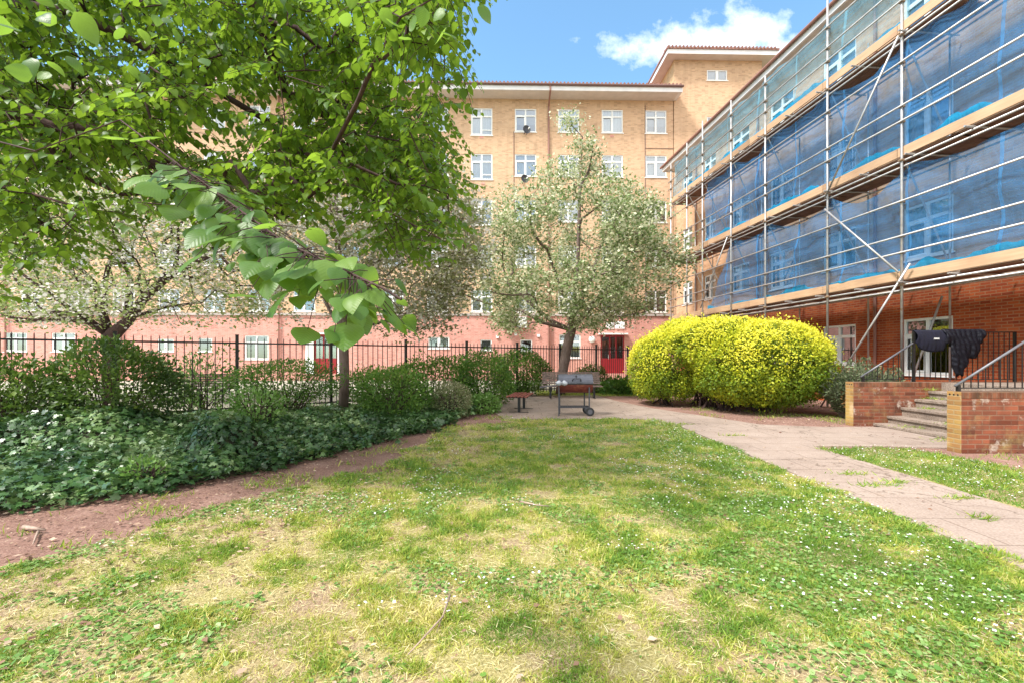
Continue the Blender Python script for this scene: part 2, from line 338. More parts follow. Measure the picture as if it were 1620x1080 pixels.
k = ramp(nt, noise(nt, co, 2.3, 5, .7), [(.60,(0,0,0)),(.72,(1,1,1))]); c = mixc(nt, N(nt, 'ShaderNodeMath', {0: k, 1: .5}, operation='MULTIPLY').outputs[0], c, (.28,.20,.14))
wv = N(nt, 'ShaderNodeVectorMath', {0: co, 1: N(nt, 'ShaderNodeTexNoise', {'Vector': co, 'Scale': 2.5, 'Detail': 5.}).outputs[1]}, operation='ADD').outputs[0]
vo = N(nt, 'ShaderNodeTexVoronoi', {'Vector': wv, 'Scale': .55}, feature='DISTANCE_TO_EDGE').outputs[0]
ck = ramp(nt, vo, [(.0,(1,1,1)),(.012,(0,0,0))]); c = mixc(nt, N(nt, 'ShaderNodeMath', {0: ck, 1: .75}, operation='MULTIPLY').outputs[0], c, (.10,.07,.05))
finish(nt, c, .9, 0, bump(nt, noise(nt, co, 45, 5), .4, .006), .2); M['path'] = m
m, nt = newmat('bare_soil'); co = objco(nt)
c = ramp(nt, noise(nt, co, 2.0, 7, .7), [(.25,(.13,.062,.052)),(.5,(.26,.138,.12)),(.75,(.42,.27,.235))])
c = mixc(nt, .45, c, ramp(nt, noise(nt, co, 48, 4, .8), [(.35,(.07,.035,.022)),(.65,(.42,.29,.22))])); finish(nt, c, .95, 0, bump(nt, noise(nt, co, 30, 6, .7), .8, .02), .1); M['soil'] = m
m, nt = newmat('turf'); co = objco(nt)
c = ramp(nt, noise(nt, co, 1.3, 6, .6), [(.3,(.26,.28,.07)),(.46,(.40,.38,.12)),(.56,(.37,.28,.16)),(.66,(.31,.20,.145))])
c = mixc(nt, .55, c, ramp(nt, noise(nt, co, 75, 6, .85), [(.38,(.09,.06,.035)),(.5,(.29,.21,.12)),(.66,(.60,.50,.34))])); finish(nt, c, .95, 0, bump(nt, noise(nt, co, 70, 5), .8, .02), .1); M['turf'] = m
m, nt = newmat('pale_paving'); co = objco(nt)
c = ramp(nt, noise(nt, co, .8, 5), [(.3,(.27,.26,.2)),(.7,(.42,.39,.32))]); finish(nt, c, .9); M['paving'] = m
m, nt = newmat('ground_earth'); co = objco(nt)
c = ramp(nt, noise(nt, co, .5, 5), [(.3,(.13,.15,.06)),(.7,(.24,.20,.12))]); finish(nt, c, .95); M['ground'] = m
m, nt = newmat('step_concrete'); co = objco(nt)
c = ramp(nt, noise(nt, co, 3.0, 6, .7), [(.3,(.08,.05,.034)),(.5,(.17,.12,.088)),(.72,(.32,.25,.20))]); c = mixc(nt, .3, c, ramp(nt, noise(nt, co, 50), [(.35,(.12,.08,.06)),(.65,(.6,.52,.45))]))
finish(nt, c, .9, 0, bump(nt, noise(nt, co, 40), .5, .006)); M['step'] = m
def barkmat(name, a, b, sc=6):
    m, nt = newmat(name); co = objco(nt); mp = N(nt, 'ShaderNodeMapping', {'Vector': co, 'Scale': (1,1,.25)})
    n = noise(nt, mp.outputs[0], sc*3, 6, .7); finish(nt, ramp(nt, n, [(.3, a), (.7, b)]), .9, 0, bump(nt, n, .8, .02), .2); return m
M['bark'] = barkmat('grey_brown_bark', (.10,.065,.055), (.23,.17,.15))
M['bark_dark'] = barkmat('dark_bark', (.035,.020,.020), (.10,.062,.055))
M['bark_pale'] = barkmat('pale_bark', (.15,.11,.09), (.31,.25,.22))
M['slat_red'] = plain('maroon_timber', (.25,.065,.05), .6, 0, .35, 12, .2)
M['slat_brown'] = plain('brown_timber', (.15,.10,.085), .6, 0, .35, 12, .2)
m, nt = newmat('rusty_red_steel'); co = objco(nt)
c = ramp(nt, noise(nt, co, 7, 6, .7), [(.3,(.08,.015,.014)),(.5,(.17,.035,.028)),(.66,(.26,.09,.05)),(.78,(.42,.32,.24))]); finish(nt, c, .5, .3); M['rust'] = m
M['lid'] = plain('weathered_grey_lid', (.085,.088,.11), .42, .35, .2, 9, .05)
M['tyre'] = plain('black_rubber', (.02,.02,.022), .7, 0, .2, 9)
M['hub'] = plain('grey_plastic', (.10,.10,.12), .5, 0, .2, 9)
M['foil'] = plain('pale_plastic_bag', (.38,.40,.45), .35, .1, .1, 9)
M['cloth'] = plain('navy_cotton', (.004,.004,.016), .95, 0, .3, 6, .3)
m, nt = newmat('quilted_navy'); co = objco(nt)
w = N(nt, 'ShaderNodeTexWave', {'Vector': co, 'Scale': 6., 'Distortion': 1.2}, bands_direction='DIAGONAL'); finish(nt, (.005,.005,.010), .55, 0, bump(nt, w.outputs[1], .5, .02), .25); M['quilt'] = m
M['lamp'] = plain('opal_globe', (.80,.80,.78), .3, 0, .02, 3)
M['stick'] = plain('dead_wood', (.34,.24,.19), .8, 0, .3, 12)
# foliage
M['lime_leaf'] = leafmat('lime_leaf', [(0,(.03,.085,.010)),(.5,(.075,.165,.016)),(1,(.18,.29,.03))], (.36,.54,.04), .52, .42, spec=.4)
M['lime_near'] = leafmat('lime_leaf_near', [(0,(.035,.10,.02)),(.5,(.07,.17,.03)),(1,(.16,.28,.045))], (.38,.58,.06), .52, .42, vein=True, spec=.5)
M['beam_leaf'] = leafmat('whitebeam_leaf', [(0,(.07,.12,.035)),(.6,(.17,.24,.08)),(1,(.34,.42,.20))], (.34,.45,.15), .4, .6)
M['blossom'] = leafmat('cream_blossom', [(0,(.48,.50,.30)),(1,(.76,.75,.54))], (.7,.68,.5), .35, .7)
M['cherry_leaf'] = leafmat('pale_leaf', [(0,(.14,.21,.05)),(.6,(.26,.35,.10)),(1,(.44,.50,.22))], (.38,.44,.18), .45, .6)
M['white_blossom'] = leafmat('white_blossom', [(0,(.60,.56,.50)),(1,(.82,.78,.74))], (.8,.75,.7), .35, .7)
M['pink_leaf'] = leafmat('bronze_leaf', [(0,(.16,.17,.07)),(.5,(.28,.31,.14)),(1,(.52,.50,.36))], (.45,.46,.25), .4, .6)
M['ivy'] = leafmat('ivy_leaf', [(0,(.02,.06,.015)),(.5,(.055,.13,.035)),(.85,(.12,.21,.06)),(1,(.24,.33,.14))], (.16,.3,.05), .15, .38, spec=.7)
M['shrub_dark'] = leafmat('dark_shrub_leaf', [(0,(.03,.065,.012)),(.6,(.075,.135,.024)),(1,(.17,.25,.04))], (.14,.26,.03), .3, .5)
M['shrub_mid'] = leafmat('green_shrub_leaf', [(0,(.04,.10,.016)),(.6,(.10,.21,.034)),(1,(.21,.33,.055))], (.24,.44,.05), .35, .5)
M['shrub_pale'] = leafmat('pale_shrub_leaf', [(0,(.08,.12,.04)),(.5,(.18,.21,.09)),(1,(.42,.38,.24))], (.3,.35,.15), .35, .6)
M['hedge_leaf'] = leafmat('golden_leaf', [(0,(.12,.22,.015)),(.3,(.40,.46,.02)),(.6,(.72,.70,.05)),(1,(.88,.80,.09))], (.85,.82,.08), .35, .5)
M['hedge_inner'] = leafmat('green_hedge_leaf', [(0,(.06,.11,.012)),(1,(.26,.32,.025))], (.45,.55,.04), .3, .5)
M['rosemary'] = leafmat('rosemary_leaf', [(0,(.05,.075,.03)),(.6,(.12,.16,.075)),(1,(.22,.26,.14))], (.2,.25,.1), .25, .6)
M['bronze'] = leafmat('brown_seed_leaf', [(0,(.16,.08,.03)),(1,(.36,.20,.06))], (.3,.2,.05), .3, .6)
M['grass'] = leafmat('grass_blade', [(0,(.10,.22,.03)),(.3,(.22,.36,.045)),(.55,(.42,.46,.08)),(.78,(.62,.56,.17)),(1,(.74,.62,.32))], (.5,.55,.1), .4, .55)
M['straw'] = leafmat('dead_grass', [(0,(.36,.29,.11)),(.5,(.52,.46,.19)),(1,(.68,.62,.36))], (.5,.42,.2), .2, .7)
M['clover'] = leafmat('clover_leaf', [(0,(.08,.19,.03)),(.6,(.17,.31,.06)),(1,(.30,.42,.16))], (.2,.36,.06), .3, .5)
M['daisy'] = leafmat('daisy_petal', [(0,(.75,.75,.72)),(1,(.85,.85,.82))], (.8,.8,.75), .2, .6)
M['litter'] = leafmat('dry_litter', [(0,(.13,.06,.04)),(.6,(.30,.18,.12)),(1,(.55,.42,.32))], (.3,.2,.1), .15, .8)
#%%SETTING
def sheet(name, poly, z, mat):
    mb = MB(); mb.add([(x,y,z) for x,y in poly], [tuple(range(len(poly)))]); return tag(mb.build(name, mat), kind='structure')
def ragged(poly, amp, step=.14):
    out_ = []
    for i, (a, b) in enumerate(zip(poly, poly[1:]+poly[:1])):
        L = math.hypot(b[0]-a[0], b[1]-a[1]); k = max(1, int(L/step)); am = amp if max(a[0], b[0]) < .1 else .05
        for j in range(k):
            x = a[0]+(b[0]-a[0])*j/k; y = a[1]+(b[1]-a[1])*j/k; q = fbm(np.array([x*1.9+5, x*1.9+40]), np.array([y*1.9+5, y*1.9+11]), 4)-.5
            out_.append((x+q[0]*amp_(am, j, k), y+q[1]*amp_(am, j, k)))
    return out_
def amp_(a, j, k): return a*2*min(1, j/3, (k-j)/3) if k > 5 else 0
sheet('ground', [(-300,-100),(300,-100),(300,500),(-300,500)], 0, M['ground'])
LAWN = [(-7,-3),(-7,2.0),(-3.7,3.2),(-3.2,3.8),(-2.45,5.3),(-1.35,8.4),(-.25,11.0),(3.4,11.0),(3.62,10.2),(3.62,-3)]
LAWN2 = [(5.0,-3),(5.0,7.45),(6.5,7.5),(6.72,6.1),(9,5.6),(12,5.5),(12,-3)]
BED = [(-16,-3),(-16,4),(-10.1,9.1),(5.5,22.0),(9.2,24.6),(9.2,22),(5.2,18.2),(-.9,18.2),(-.6,13),(1.0,11.0),(0,8.3),(-1.0,5.3),(-1.6,3.8),(-2.4,2.2),(-3,0),(-3,-3)]
sheet('soil_bed', BED, .004, M['soil'])
sheet('soil_border', [(4.9,-3),(4.9,7.6),(5.0,9.9),(4.2,12.0),(3.2,14.8),(3.2,18.0),(9.0,24),(13,14),(13,-3)], .004, M['soil'])
LAWN = ragged(LAWN, .85); LAWN2 = ragged(LAWN2, .05)
sheet('lawn', LAWN, .009, M['turf']); sheet('lawn_patch', LAWN2, .009, M['turf'])
sheet('courtyard_paving', [(-60,-30),(-17,3.4),(-10.1,9.1),(5.5,22.0),(9.2,25),(9.4,31),(-60,31)], .006, M['paving'])
PATH = [(3.62,-3),(3.60,5),(3.64,9.9),(3.3,10.9),(1.5,11.02),(-.2,11.0),(-.62,13),(-.9,18.2),(3.3,18.2),(3.55,15.6),(4.1,13.3),(4.9,11.5),(5.5,10.1),(6.6,9.75),(7.9,9.72),(7.9,7.33),(6.95,7.5),(6.0,7.62),(5.05,7.6),(4.98,5),(5.02,-3)]
mb = MB(); mb.prism(PATH, -.05, .022); tag(mb.build('path', M['path']), kind='structure')
# ------------------------------------------------------------------ windows
def window(parent, x0, x1, z0, z1, y, style='std', inner=None):
    """white frame set in its opening; pane, sill and curtain are its sub-parts"""
    w = x1-x0; h = z1-z0; f = .07; d0 = y-.0; fr = MB()
    Y0 = y+.04; Y1 = y+.10
    fr.box(x0,x0+f,Y0,Y1,z0,z1).box(x1-f,x1,Y0,Y1,z0,z1).box(x0+f,x1-f,Y0,Y1,z0,z0+f).box(x0+f,x1-f,Y0,Y1,z1-f,z1)
    xm = x0+w*.5
    if style in ('std', 'tall', 'door'):
        zt = z1-h*.30; fr.box(xm-.045,xm+.045,Y0-.004,Y1,z0+f,z1-f)
        fr.box(x0+f,xm-.045,Y0-.002,Y1,zt-.045,zt+.045).box(xm+.045,x1-f,Y0-.002,Y1,zt-.045,zt+.045)
        # opening casement with a thicker sash
        a, b = x0+f, xm-.045
        fr.box(a,a+.045,Y0-.02,Y0-.001,z0+f,zt-.045).box(b-.045,b,Y0-.02,Y0-.001,z0+f,zt-.045).box(a+.045,b-.045,Y0-.02,Y0-.001,z0+f,z0+f+.045).box(a+.045,b-.045,Y0-.02,Y0-.001,zt-.09,zt-.045)
        if style == 'tall':
            zb = z0+h*.2; fr.box(xm+.045,x1-f,Y0-.003,Y1,zb-.03,zb+.03)
    elif style == 'pair':
        fr.box(xm-.09,xm+.09,Y0-.004,Y1,z0+f,z1-f)
    o = fr.build('window', M['upvc'], parent)
    p = MB(); p.add([(x0+f,y+.075,z0+f),(x1-f,y+.075,z0+f),(x1-f,y+.075,z1-f),(x0+f,y+.075,z1-f)], [(0,1,2,3)]); p.build('pane', M['glass'], o)
    s = MB(); s.box(x0-.05,x1+.05,y-.045,y+.038,z0-.05,z0-.003); s.build('sill', M['upvc'], o)
    if inner == 'net':
        c_ = MB(); n = 28
        for i in range(n):
            a = x0+w*i/n; b = x0+w*(i+1)/n; da = .02*math.sin(i*1.9); db = .02*math.sin((i+1)*1.9)
            c_.add([(a,y+.2+da,z0),(b,y+.2+db,z0),(b,y+.2+db,z1),(a,y+.2+da,z1)], [(0,1,2,3)])
        c_.build('curtain', M['curtain'], o)
    elif inner == 'half':
        c_ = MB()
        for sx in (0, 1):
            xa = x0 if sx == 0 else x1; q = 1 if sx == 0 else -1
            c_.add([(xa,y+.2,z0),(xa+q*w*.18,y+.2,z0),(xa+q*w*.48,y+.22,z1),(xa,y+.2,z1)], [(0,1,2,3)])
        c_.build('curtain', M['curtain'], o)
    elif inner == 'blind':
        c_ = MB(); c_.box(x0,x1,y+.2,y+.21,z0+h*.35,z1); c_.build('blind', M['curtain_dark'], o)
    return o
# ------------------------------------------------------------------ back block (front wall 30 m away)
BY = 30.0
block = thing('apartment_block', 'long five storey block of yellow brick over a red brick ground floor, with stair tower', 'building', (0,BY,0))
block.rotation_euler.z = math.radians(1.3)
bx = lambda u: (u-810)/24.0
bz = lambda v: EYE+(HOR-v)/24.0
zr_ = bz(497); ztop = bz(157)
cols = [762-69.4*i for i in range(13)][::-1]+[831.5,900,969.5,1039.5]
rows = [(172,209),(244,279),(316,351),(388,423),(459,494)]
uh = []; win = []
for ci, u in enumerate(cols):
    for ri, (a, b) in enumerate(rows):
        hw = 17.0; tall = (ci == 12 and ri < 3)
        h = (bx(u-hw), bx(u+hw), bz(b+(6 if tall else 0)), bz(a)); uh.append(h); win.append((h, 'tall' if tall else 'std'))
mb = MB(); XL = bx(-110); XR = bx(1067)
wall_mb(mb, XL, XR, zr_, ztop, 0, uh, 9); mb.build('upper_wall', M['yellow_brick'], block)
gh = [((97,133,527,556),'std'),((25,60,527,556),'std'),((187,203,535,556),'one'),((258,283,536,556),'pair'),((321,342,535,556),'one'),((392,429,531,568),'std'),
      ((678,711,533,551),'pair'),((760,778,537,554),'one'),((823,842,537,555),'one'),((885,919,529,566),'std')]
gho = []; gw = []
for (a,b,c,d), st in gh:
    h = (bx(a),bx(b),bz(d),bz(c)); gho.append(h); gw.append((h, st))
doors = [(bx(951),bx(989),.45,bz(530)), (bx(500),bx(536),.45,bz(530))]
mb = MB(); wall_mb(mb, XL, XR, 0, zr_-.001, .02, gho+doors, 8.9); mb.build('ground_floor_wall', M['red_brick_far'], block)
inn = ['net','half','blind','net',None,'net','half',None]
k = 0
for i, (h, st) in enumerate(win): window(block, *h, 0, st, inn[(i*5+i//3) % 8])
for i, (h, st) in enumerate(gw): window(block, *h, .02, st, ['net','blind',None][i % 3])
for i, h in enumerate(doors):
    x0,x1,z0,z1 = h; mat = M['red_door']; d = MB(); w = x1-x0
    d.box(x0,x0+.08,.06,.14,z0,z1).box(x1-.08,x1,.06,.14,z0,z1).box(x0+.08,x1-.08,.06,.14,z1-.12,z1).box(x0+.08,x1-.08,.07,.13,z0,z0+1.0)
    for q in (.36,.62): d.box(x0+w*q,x0+w*q+.09,.06,.14,z0+1.0,z1-.12)
    dd = d.build('door', mat, block)
    g = MB(); g.box(x0+.08,x1-.08,.10,.11,z0+1.0,z1-.12); g.build('pane', M['glass'], dd)
    hd = MB(); hd.tube([(x0+w*.33,.02,z0+.95),(x0+w*.33,.02,z0+1.25)], .015, 6); hd.build('handle', M['tube'], dd)
    cn = MB(); cn.box(x0-.15,x1+.15,-.35,.02,z1+.03,z1+.12); cn.build('door_canopy', M['upvc'], block)
    if i == 1:
        for a_, b_ in ((x0-.55,x0-.02),(x1+.02,x1+.4)): s = MB(); s.box(a_,b_,-.03,.02,z0,z1+.02); s.build('door_surround', M['upvc'], block)
mb = MB(); mb.box(XL,XR,-.06,-.0,zr_-.12,zr_+.03); mb.build('string_course', M['band'], block)
# roof, soffit and gutter
mb = MB(); mb.box(XL,bx(1067),-1.0,9.3,ztop,ztop+.06); mb.build('soffit', M['soffit'], block)
mb = MB(); mb.box(XL,bx(1072),-1.08,-1.0,ztop-.02,ztop+.30); mb.box(bx(1067)-.0,bx(1072),-1.0,0,ztop-.0,ztop+.30); mb.build('fascia', M['fascia'], block)
mb = MB(); mb.tube([(XL,-1.15,ztop+.32),(bx(1073),-1.15,ztop+.32)], .075, 8)
mb.build('gutter', M['gutter'], block)
mb = MB(); xa, xb = XL, bx(1072)
mb.add([(xa,-1.15,ztop+.36),(xb,-1.15,ztop+.36),(xb,4.2,ztop+1.3),(xa,4.2,ztop+1.3),(xa,9.5,ztop+.36),(xb,9.5,ztop+.36)], [(0,1,2,3),(3,2,5,4),(0,3,4),(1,5,2)])
n = int((xb-xa)/.24)
for i in range(n):
    x = xa+.24*i+.12; mb.tube([(x,-1.2,ztop+.40),(x,1.2,ztop+.82)], .075, 5)
mb.build('roof', M['tile'], block)
for u, z0_, rr in ((868,.2,.055),(872,.2,.03),(205,.2,.05),(446,.2,.05),(30,.2,.05)):
    mb = MB(); zt = ztop if u != 872 else zr_; mb.tube([(bx(u),-.08,z0_),(bx(u),-.08,zt)] if u != 868 else [(bx(u),-.08,z0_),(bx(u),-.08,ztop-.5),(bx(u),-1.12,ztop-.02),(bx(u),-1.12,ztop+.3)], rr, 8)
    mb.build('downpipe', M['pipe'], block)
mb = MB(); mb.tube([(bx(1022),-.02,ztop-.3),(bx(1022),-.02,zr_)], .02, 5); mb.tube([(bx(813),-.02,bz(208)),(bx(813),-.02,zr_)], .02, 5)
mb.tube([(bx(1022),-.02,bz(233)),(bx(1100),-.02,bz(233))], .015, 5); mb.build('cable', M['gutter'], block)
for u, v in ((762,218),(764,291),(969,214)):
    mb = MB(); mb.box(bx(u)-.13,bx(u)+.13,-.02,.01,bz(v)-.07,bz(v)+.07); mb.build('air_brick', M['red_brick_far'], block)
mb = MB(); mb.box(bx(817),bx(833),-.3,-.0,bz(519),bz(502)); mb.build('white_meter_box', M['white_board'], block, bevel=.02)
mb = MB(); mb.box(bx(795),bx(814),-.75,-.05,bz(519),bz(500)); mb.tube([(bx(805),-.75,bz(509)),(bx(805),-.78,bz(509))], .3, 16); mb.build('condenser_unit', M['dark_grey'], block, bevel=.02)
for a, b in ((959.5,972),(973.5,989)):
    mb = MB(); mb.box(bx(a),bx(b),-.06,.02,bz(520),bz(508)); mb.build('sign_board', M['white_board'], block, bevel=.01)
for u, v in ((787,533),(816,529),(852,531)):
    mb = MB(); mb.box(bx(u)-.09,bx(u)+.09,-.08,.02,bz(v)-.08,bz(v)+.08); mb.build('vent_cover', M['white_board'], block)
for u in (936.5, 478):
    mb = MB(); r = .22; c0 = (bx(u),-.14,bz(537))
    for i in range(8):
        for j in range(16): pass
    pts = []; rad = []
    for i in range(9):
        a = -PI/2+PI*i/8; pts.append((c0[0], c0[1]+r*.6*math.sin(a), c0[2])); rad.append(max(.004, r*math.cos(a)))
    mb.tube(pts, rad, 16); mb.build('wall_lamp', M['lamp'], block, smooth=True)
# tower
TX0, TX1 = bx(1068), bx(1210); tz = bz(92)
th = [(bx(1121),bx(1154),bz(124),bz(107)),(bx(1121),bx(1154),bz(198),bz(182)),(bx(1121),bx(1154),bz(272),bz(256))]
mb = MB(); wall_mb(mb, TX0, TX1, 0, tz, -.05, th, 7.5); mb.build('tower_wall', M['yellow_brick'], block)
mb = MB(); mb.add([(TX0-.004,-.049,ztop),(TX0-.004,7.44,ztop),(TX0-.004,7.44,tz),(TX0-.004,-.049,tz)], [(0,3,2,1)]); mb.build('tower_side', M['yellow_brick_y'], block)
for h in th: window(block, *h, -.05, 'pair', 'blind')
e = .62
mb = MB(); mb.box(TX0-e,TX1+e,-.05-e,7.45+e,tz,tz+.08); mb.build('tower_soffit', M['soffit'], block)
mb = MB(); mb.box(TX0-e-.05,TX1+e+.05,-.1-e,-.05-e,tz-.02,tz+.26).box(TX0-e-.05,TX0-e,-.05-e,7.5+e,tz-.02,tz+.26).box(TX1+e,TX1+e+.05,-.05-e,7.5+e,tz-.02,tz+.26); mb.build('tower_fascia', M['fascia'], block)
mb = MB(); a0, a1, b0, b1 = TX0-e-.12, TX1+e+.12, -.17-e, 7.57+e; z = tz+.27
mb.box(a0,a1,b0,b1,z,z+.1); mb.add([(a0,b0,z+.11),(a1,b0,z+.11),(a1,b1,z+.11),(a0,b1,z+.11),((a0+a1)/2,(b0+b1)/2,z+1.0)], [(0,1,4),(1,2,4),(2,3,4),(3,0,4)])
for i in range(int((a1-a0)/.24)): mb.tube([(a0+.12+.24*i,b0-.04,z+.12),(a0+.12+.24*i,b0+.8,z+.28)], .07, 5)
mb.build('tower_roof', M['tile'], block)
# satellite dishes
def dish(u, v, label, Y=BY, tilt=.5):
    t = thing('satellite_dish', label, 'satellite dish', (bx(u), Y-.0, bz(v)), .4, 'satellite dishes on the back block')
    d = MB(); R_ = .27; rings = 5; seg = 18; vs_ = [(0,0,0)]
    for i in range(1, rings+1):
        for j in range(seg):
            r_ = R_*i/rings; a = 2*PI*j/seg; vs_.append((r_*math.cos(a), -.35*(r_**2)/R_, r_*math.sin(a)))
    fs_ = [(0,1+j,1+(j+1)%seg) for j in range(seg)]
    for i in range(rings-1):
        for j in range(seg): fs_.append((1+i*seg+j,1+(i+1)*seg+j,1+(i+1)*seg+(j+1)%seg,1+i*seg+(j+1)%seg))
    vs_ = [(x, y-.35, z) for x,y,z in vs_]; d.add(vs_, fs_); d.build('reflector', M['dark_grey'], t, smooth=True)
    a = MB(); a.tube([(0,0,-.1),(0,-.33,-.05)], .025, 6).tube([(0,-.36,-.33),(0,-.75,-.1)], .015, 6); a.build('arm', M['dark_grey'], t)
    l = MB(); l.tube([(0,-.72,-.10),(0,-.82,-.04)], .04, 8); l.build('receiver', M['white_board'], t); return t
dish(829, 210, 'grey satellite dish under the top floor window beside the downpipe')
dish(826, 287, 'grey satellite dish one floor lower, half behind the tree top')
#%%RIGHT
# ------------------------------------------------------------------ right block and its scaffold share one frame
S = 1.08
R0 = (10.48*S, 10.65*S, 0); RA = math.atan2(-.9946, .1036)
zz = lambda z: EYE+(z-EYE)*S
rb = thing('scaffolded_block', 'four storey brick block on the right, wrapped in scaffolding and blue netting', 'building', R0, RA)
wins = [(.15,1.4),(2.85,4.1),(5.43,6.66),(7.94,9.13),(10.43,11.43),(12.6,13.6)]
FAR = 14.35*S; NEAR = -7*S
def rwin(t0, t1, z0, z1): return (-t1*S, -t0*S, zz(z0), zz(z1))
gho = [rwin(.15,1.4,1.07,2.49), rwin(2.85,4.1,1.3,2.49), rwin(5.5,6.66,1.3,2.49), rwin(7.94,9.13,1.3,2.49), rwin(10.43,11.43,1.3,2.49)]
uho = []
for fl in range(3):
    zt = 5.4+2.83*fl
    for i, (a, b) in enumerate(wins):
        uho.append(rwin(a, b, zt-(1.38 if i in (0,2) else 1.15), zt))
    uho.append(rwin(-3.6,-2.4,zt-1.3,zt))
zsplit = zz(3.25)
mb = MB(); wall_mb(mb, -FAR, -NEAR, 0, zsplit, 0, gho, 9); mb.build('ground_floor_wall', M['red_brick'], rb)
mb = MB(); wall_mb(mb, -FAR, -NEAR, zsplit+.001, zz(11.85), .012, uho, 9); mb.build('upper_wall', M['orange_brick'], rb)
for i, h in enumerate(gho): window(rb, *h, 0, 'std', 'blind' if i != 0 else None)
for i, h in enumerate(uho): window(rb, *h, .012, 'std', ['net','half','net','net','blind'][i % 5])
mb = MB(); mb.box(-FAR-.5,-NEAR,-.55,9.5,zz(11.85),zz(11.85)+.09); mb.build('soffit', M['soffit'], rb)
mb = MB(); mb.box(-FAR-.56,-NEAR,-.62,-.55,zz(11.8),zz(12.05)).box(-FAR-.56,-FAR-.5,-.55,9.5,zz(11.8),zz(12.05)); mb.build('fascia', M['fascia'], rb)
mb = MB(); z = zz(12.06); mb.add([(-FAR-.6,-.7,z),(-NEAR,-.7,z),(-NEAR,9.6,z),(-FAR-.6,9.6,z),(-FAR+3,4.5,z+1.6),(-NEAR,4.5,z+1.6)], [(0,1,5,4),(0,4,3),(3,4,5,2),(1,2,5),(0,3,2,1)]); mb.build('roof', M['tile'], rb)
mb = MB(); mb.tube([(-FAR-.6,-.7,z-.04),(-NEAR,-.7,z-.04)], .06, 8); mb.build('gutter', M['pipe'], rb)
for t in (2.15, 7.3, 12.1): mb = MB(); mb.tube([(-t*S,-.07,0),(-t*S,-.07,zz(11.8))], .04, 8); mb.build('downpipe', M['pipe'], rb)
mb = MB(); mb.box(.78*S+.55,.78*S+.75,-.05,.0,zz(2.55),zz(2.72)); mb.build('wall_plate', M['shrub_pale'] if 0 else M['fascia'], rb)
# scaffold
sc = thing('scaffolding', 'tall tube scaffold with timber decks and blue debris netting along the right block', 'scaffolding', R0, RA)
TS = [-2.75, 0, 2.16, 4.79, 6.76, 8.84, 10.2, 11.8]; TS = [t*S for t in TS]
OUT = -1.5*S; INN = -.28
decks = [zz(3.28), zz(6.14), zz(9.03)]
r = .0245
tops = [13.4, 13.2, 12.9, zz(10.9), zz(11.2), zz(11.5), zz(11.2), zz(10.9)]
for i, t in enumerate(TS):
    zb = .97 if i == 0 else .0
    mb = MB(); mb.tube([(-t,OUT,zb),(-t,OUT,tops[i])], r*1.25, 10); mb.build('standard', M['tube'], sc, smooth=True)
    mb = MB(); mb.tube([(-t,INN,zb),(-t,INN,zz(10.3))], r, 8); mb.build('standard', M['tube'], sc, smooth=True)
    mb = MB()
    for yo in (OUT, INN): mb.box(-t-.08,-t+.08,yo-.08,yo+.08,zb,zb+.02)
    mb.build('base_plate', M['coupler'], sc)
XN = 4.2*S; XF = -12.0*S
def led(y, z, x0=XF, x1=XN, rr=r, name='ledger'):
    mb = MB(); mb.tube([(x0,y,z),(x1,y,z)], rr, 8); return mb.build(name, M['tube'], sc, smooth=True)
railz = []
for di, dz in enumerate(decks):
    led(OUT+.055, dz-.12); led(INN-.055, dz-.12); led(OUT+.055, dz-.26, XF, XN, r*.9)
    hs = [(.62,1.0,1.80),(.78,1.13,2.14),(.66,1.03,1.60)][di]
    for h in hs: led(OUT-.052, dz+h*S, name='guard_rail'); railz.append(dz+h*S)
    railz.append(dz-.12)
stds = [o for o in sc.children if o.name.startswith('standard')][::2]
cp = MB(); cp.box(-.045,.045,-.06,.06,-.03,.03); cp.tube([(-.055,-.05,0),(.06,-.05,0)], .018, 6); cpm = None
for t, so in zip(TS, stds):
    for z in railz:
        if cpm is None: cpm = cp.build('coupler', M['coupler'], so, bevel=.01); c_ = cpm
        else: c_ = cpm.copy(); C.objects.link(c_); c_.parent = so
        c_.location = (-t, OUT, z)
for di, dz in enumerate(decks):
    bd = MB(); x = XF-.1; k = 0
    while x < XN:
        L = 3.9 if k % 2 else 3.2
        for q in range(5):
            y0 = OUT+.10+q*.235; off = random.uniform(-.12,.12); bd.box(x+off,min(x+L+off-.01,XN),y0,y0+.222,dz-.04+(.003*q),dz+.0+(.003*q))
        x += L; k += 1
    bd.build('deck_boards', M['deck'], sc, bevel=.004)
    x = XF+.2
    while x < XN:
        tr = MB(); tr.tube([(x,OUT-.18,dz-.068),(x,INN+.1+.12*random.random(),dz-.068)], r*.95, 6); tr.build('transom', M['tube'], sc); x += 1.15+.3*random.random()
    x = XF-.1; k = 0
    while x < XN:
        L = [3.9,3.0,3.6,2.4][k % 4]; tb = MB(); x2 = min(x+L, XN); tb.box(x+.01,x2-.01,OUT+.035+.0,OUT+.075,dz+.005,dz+.235); tb.build('toe_board', M['board'], sc, bevel=.004); x = x2+.001; k += 1
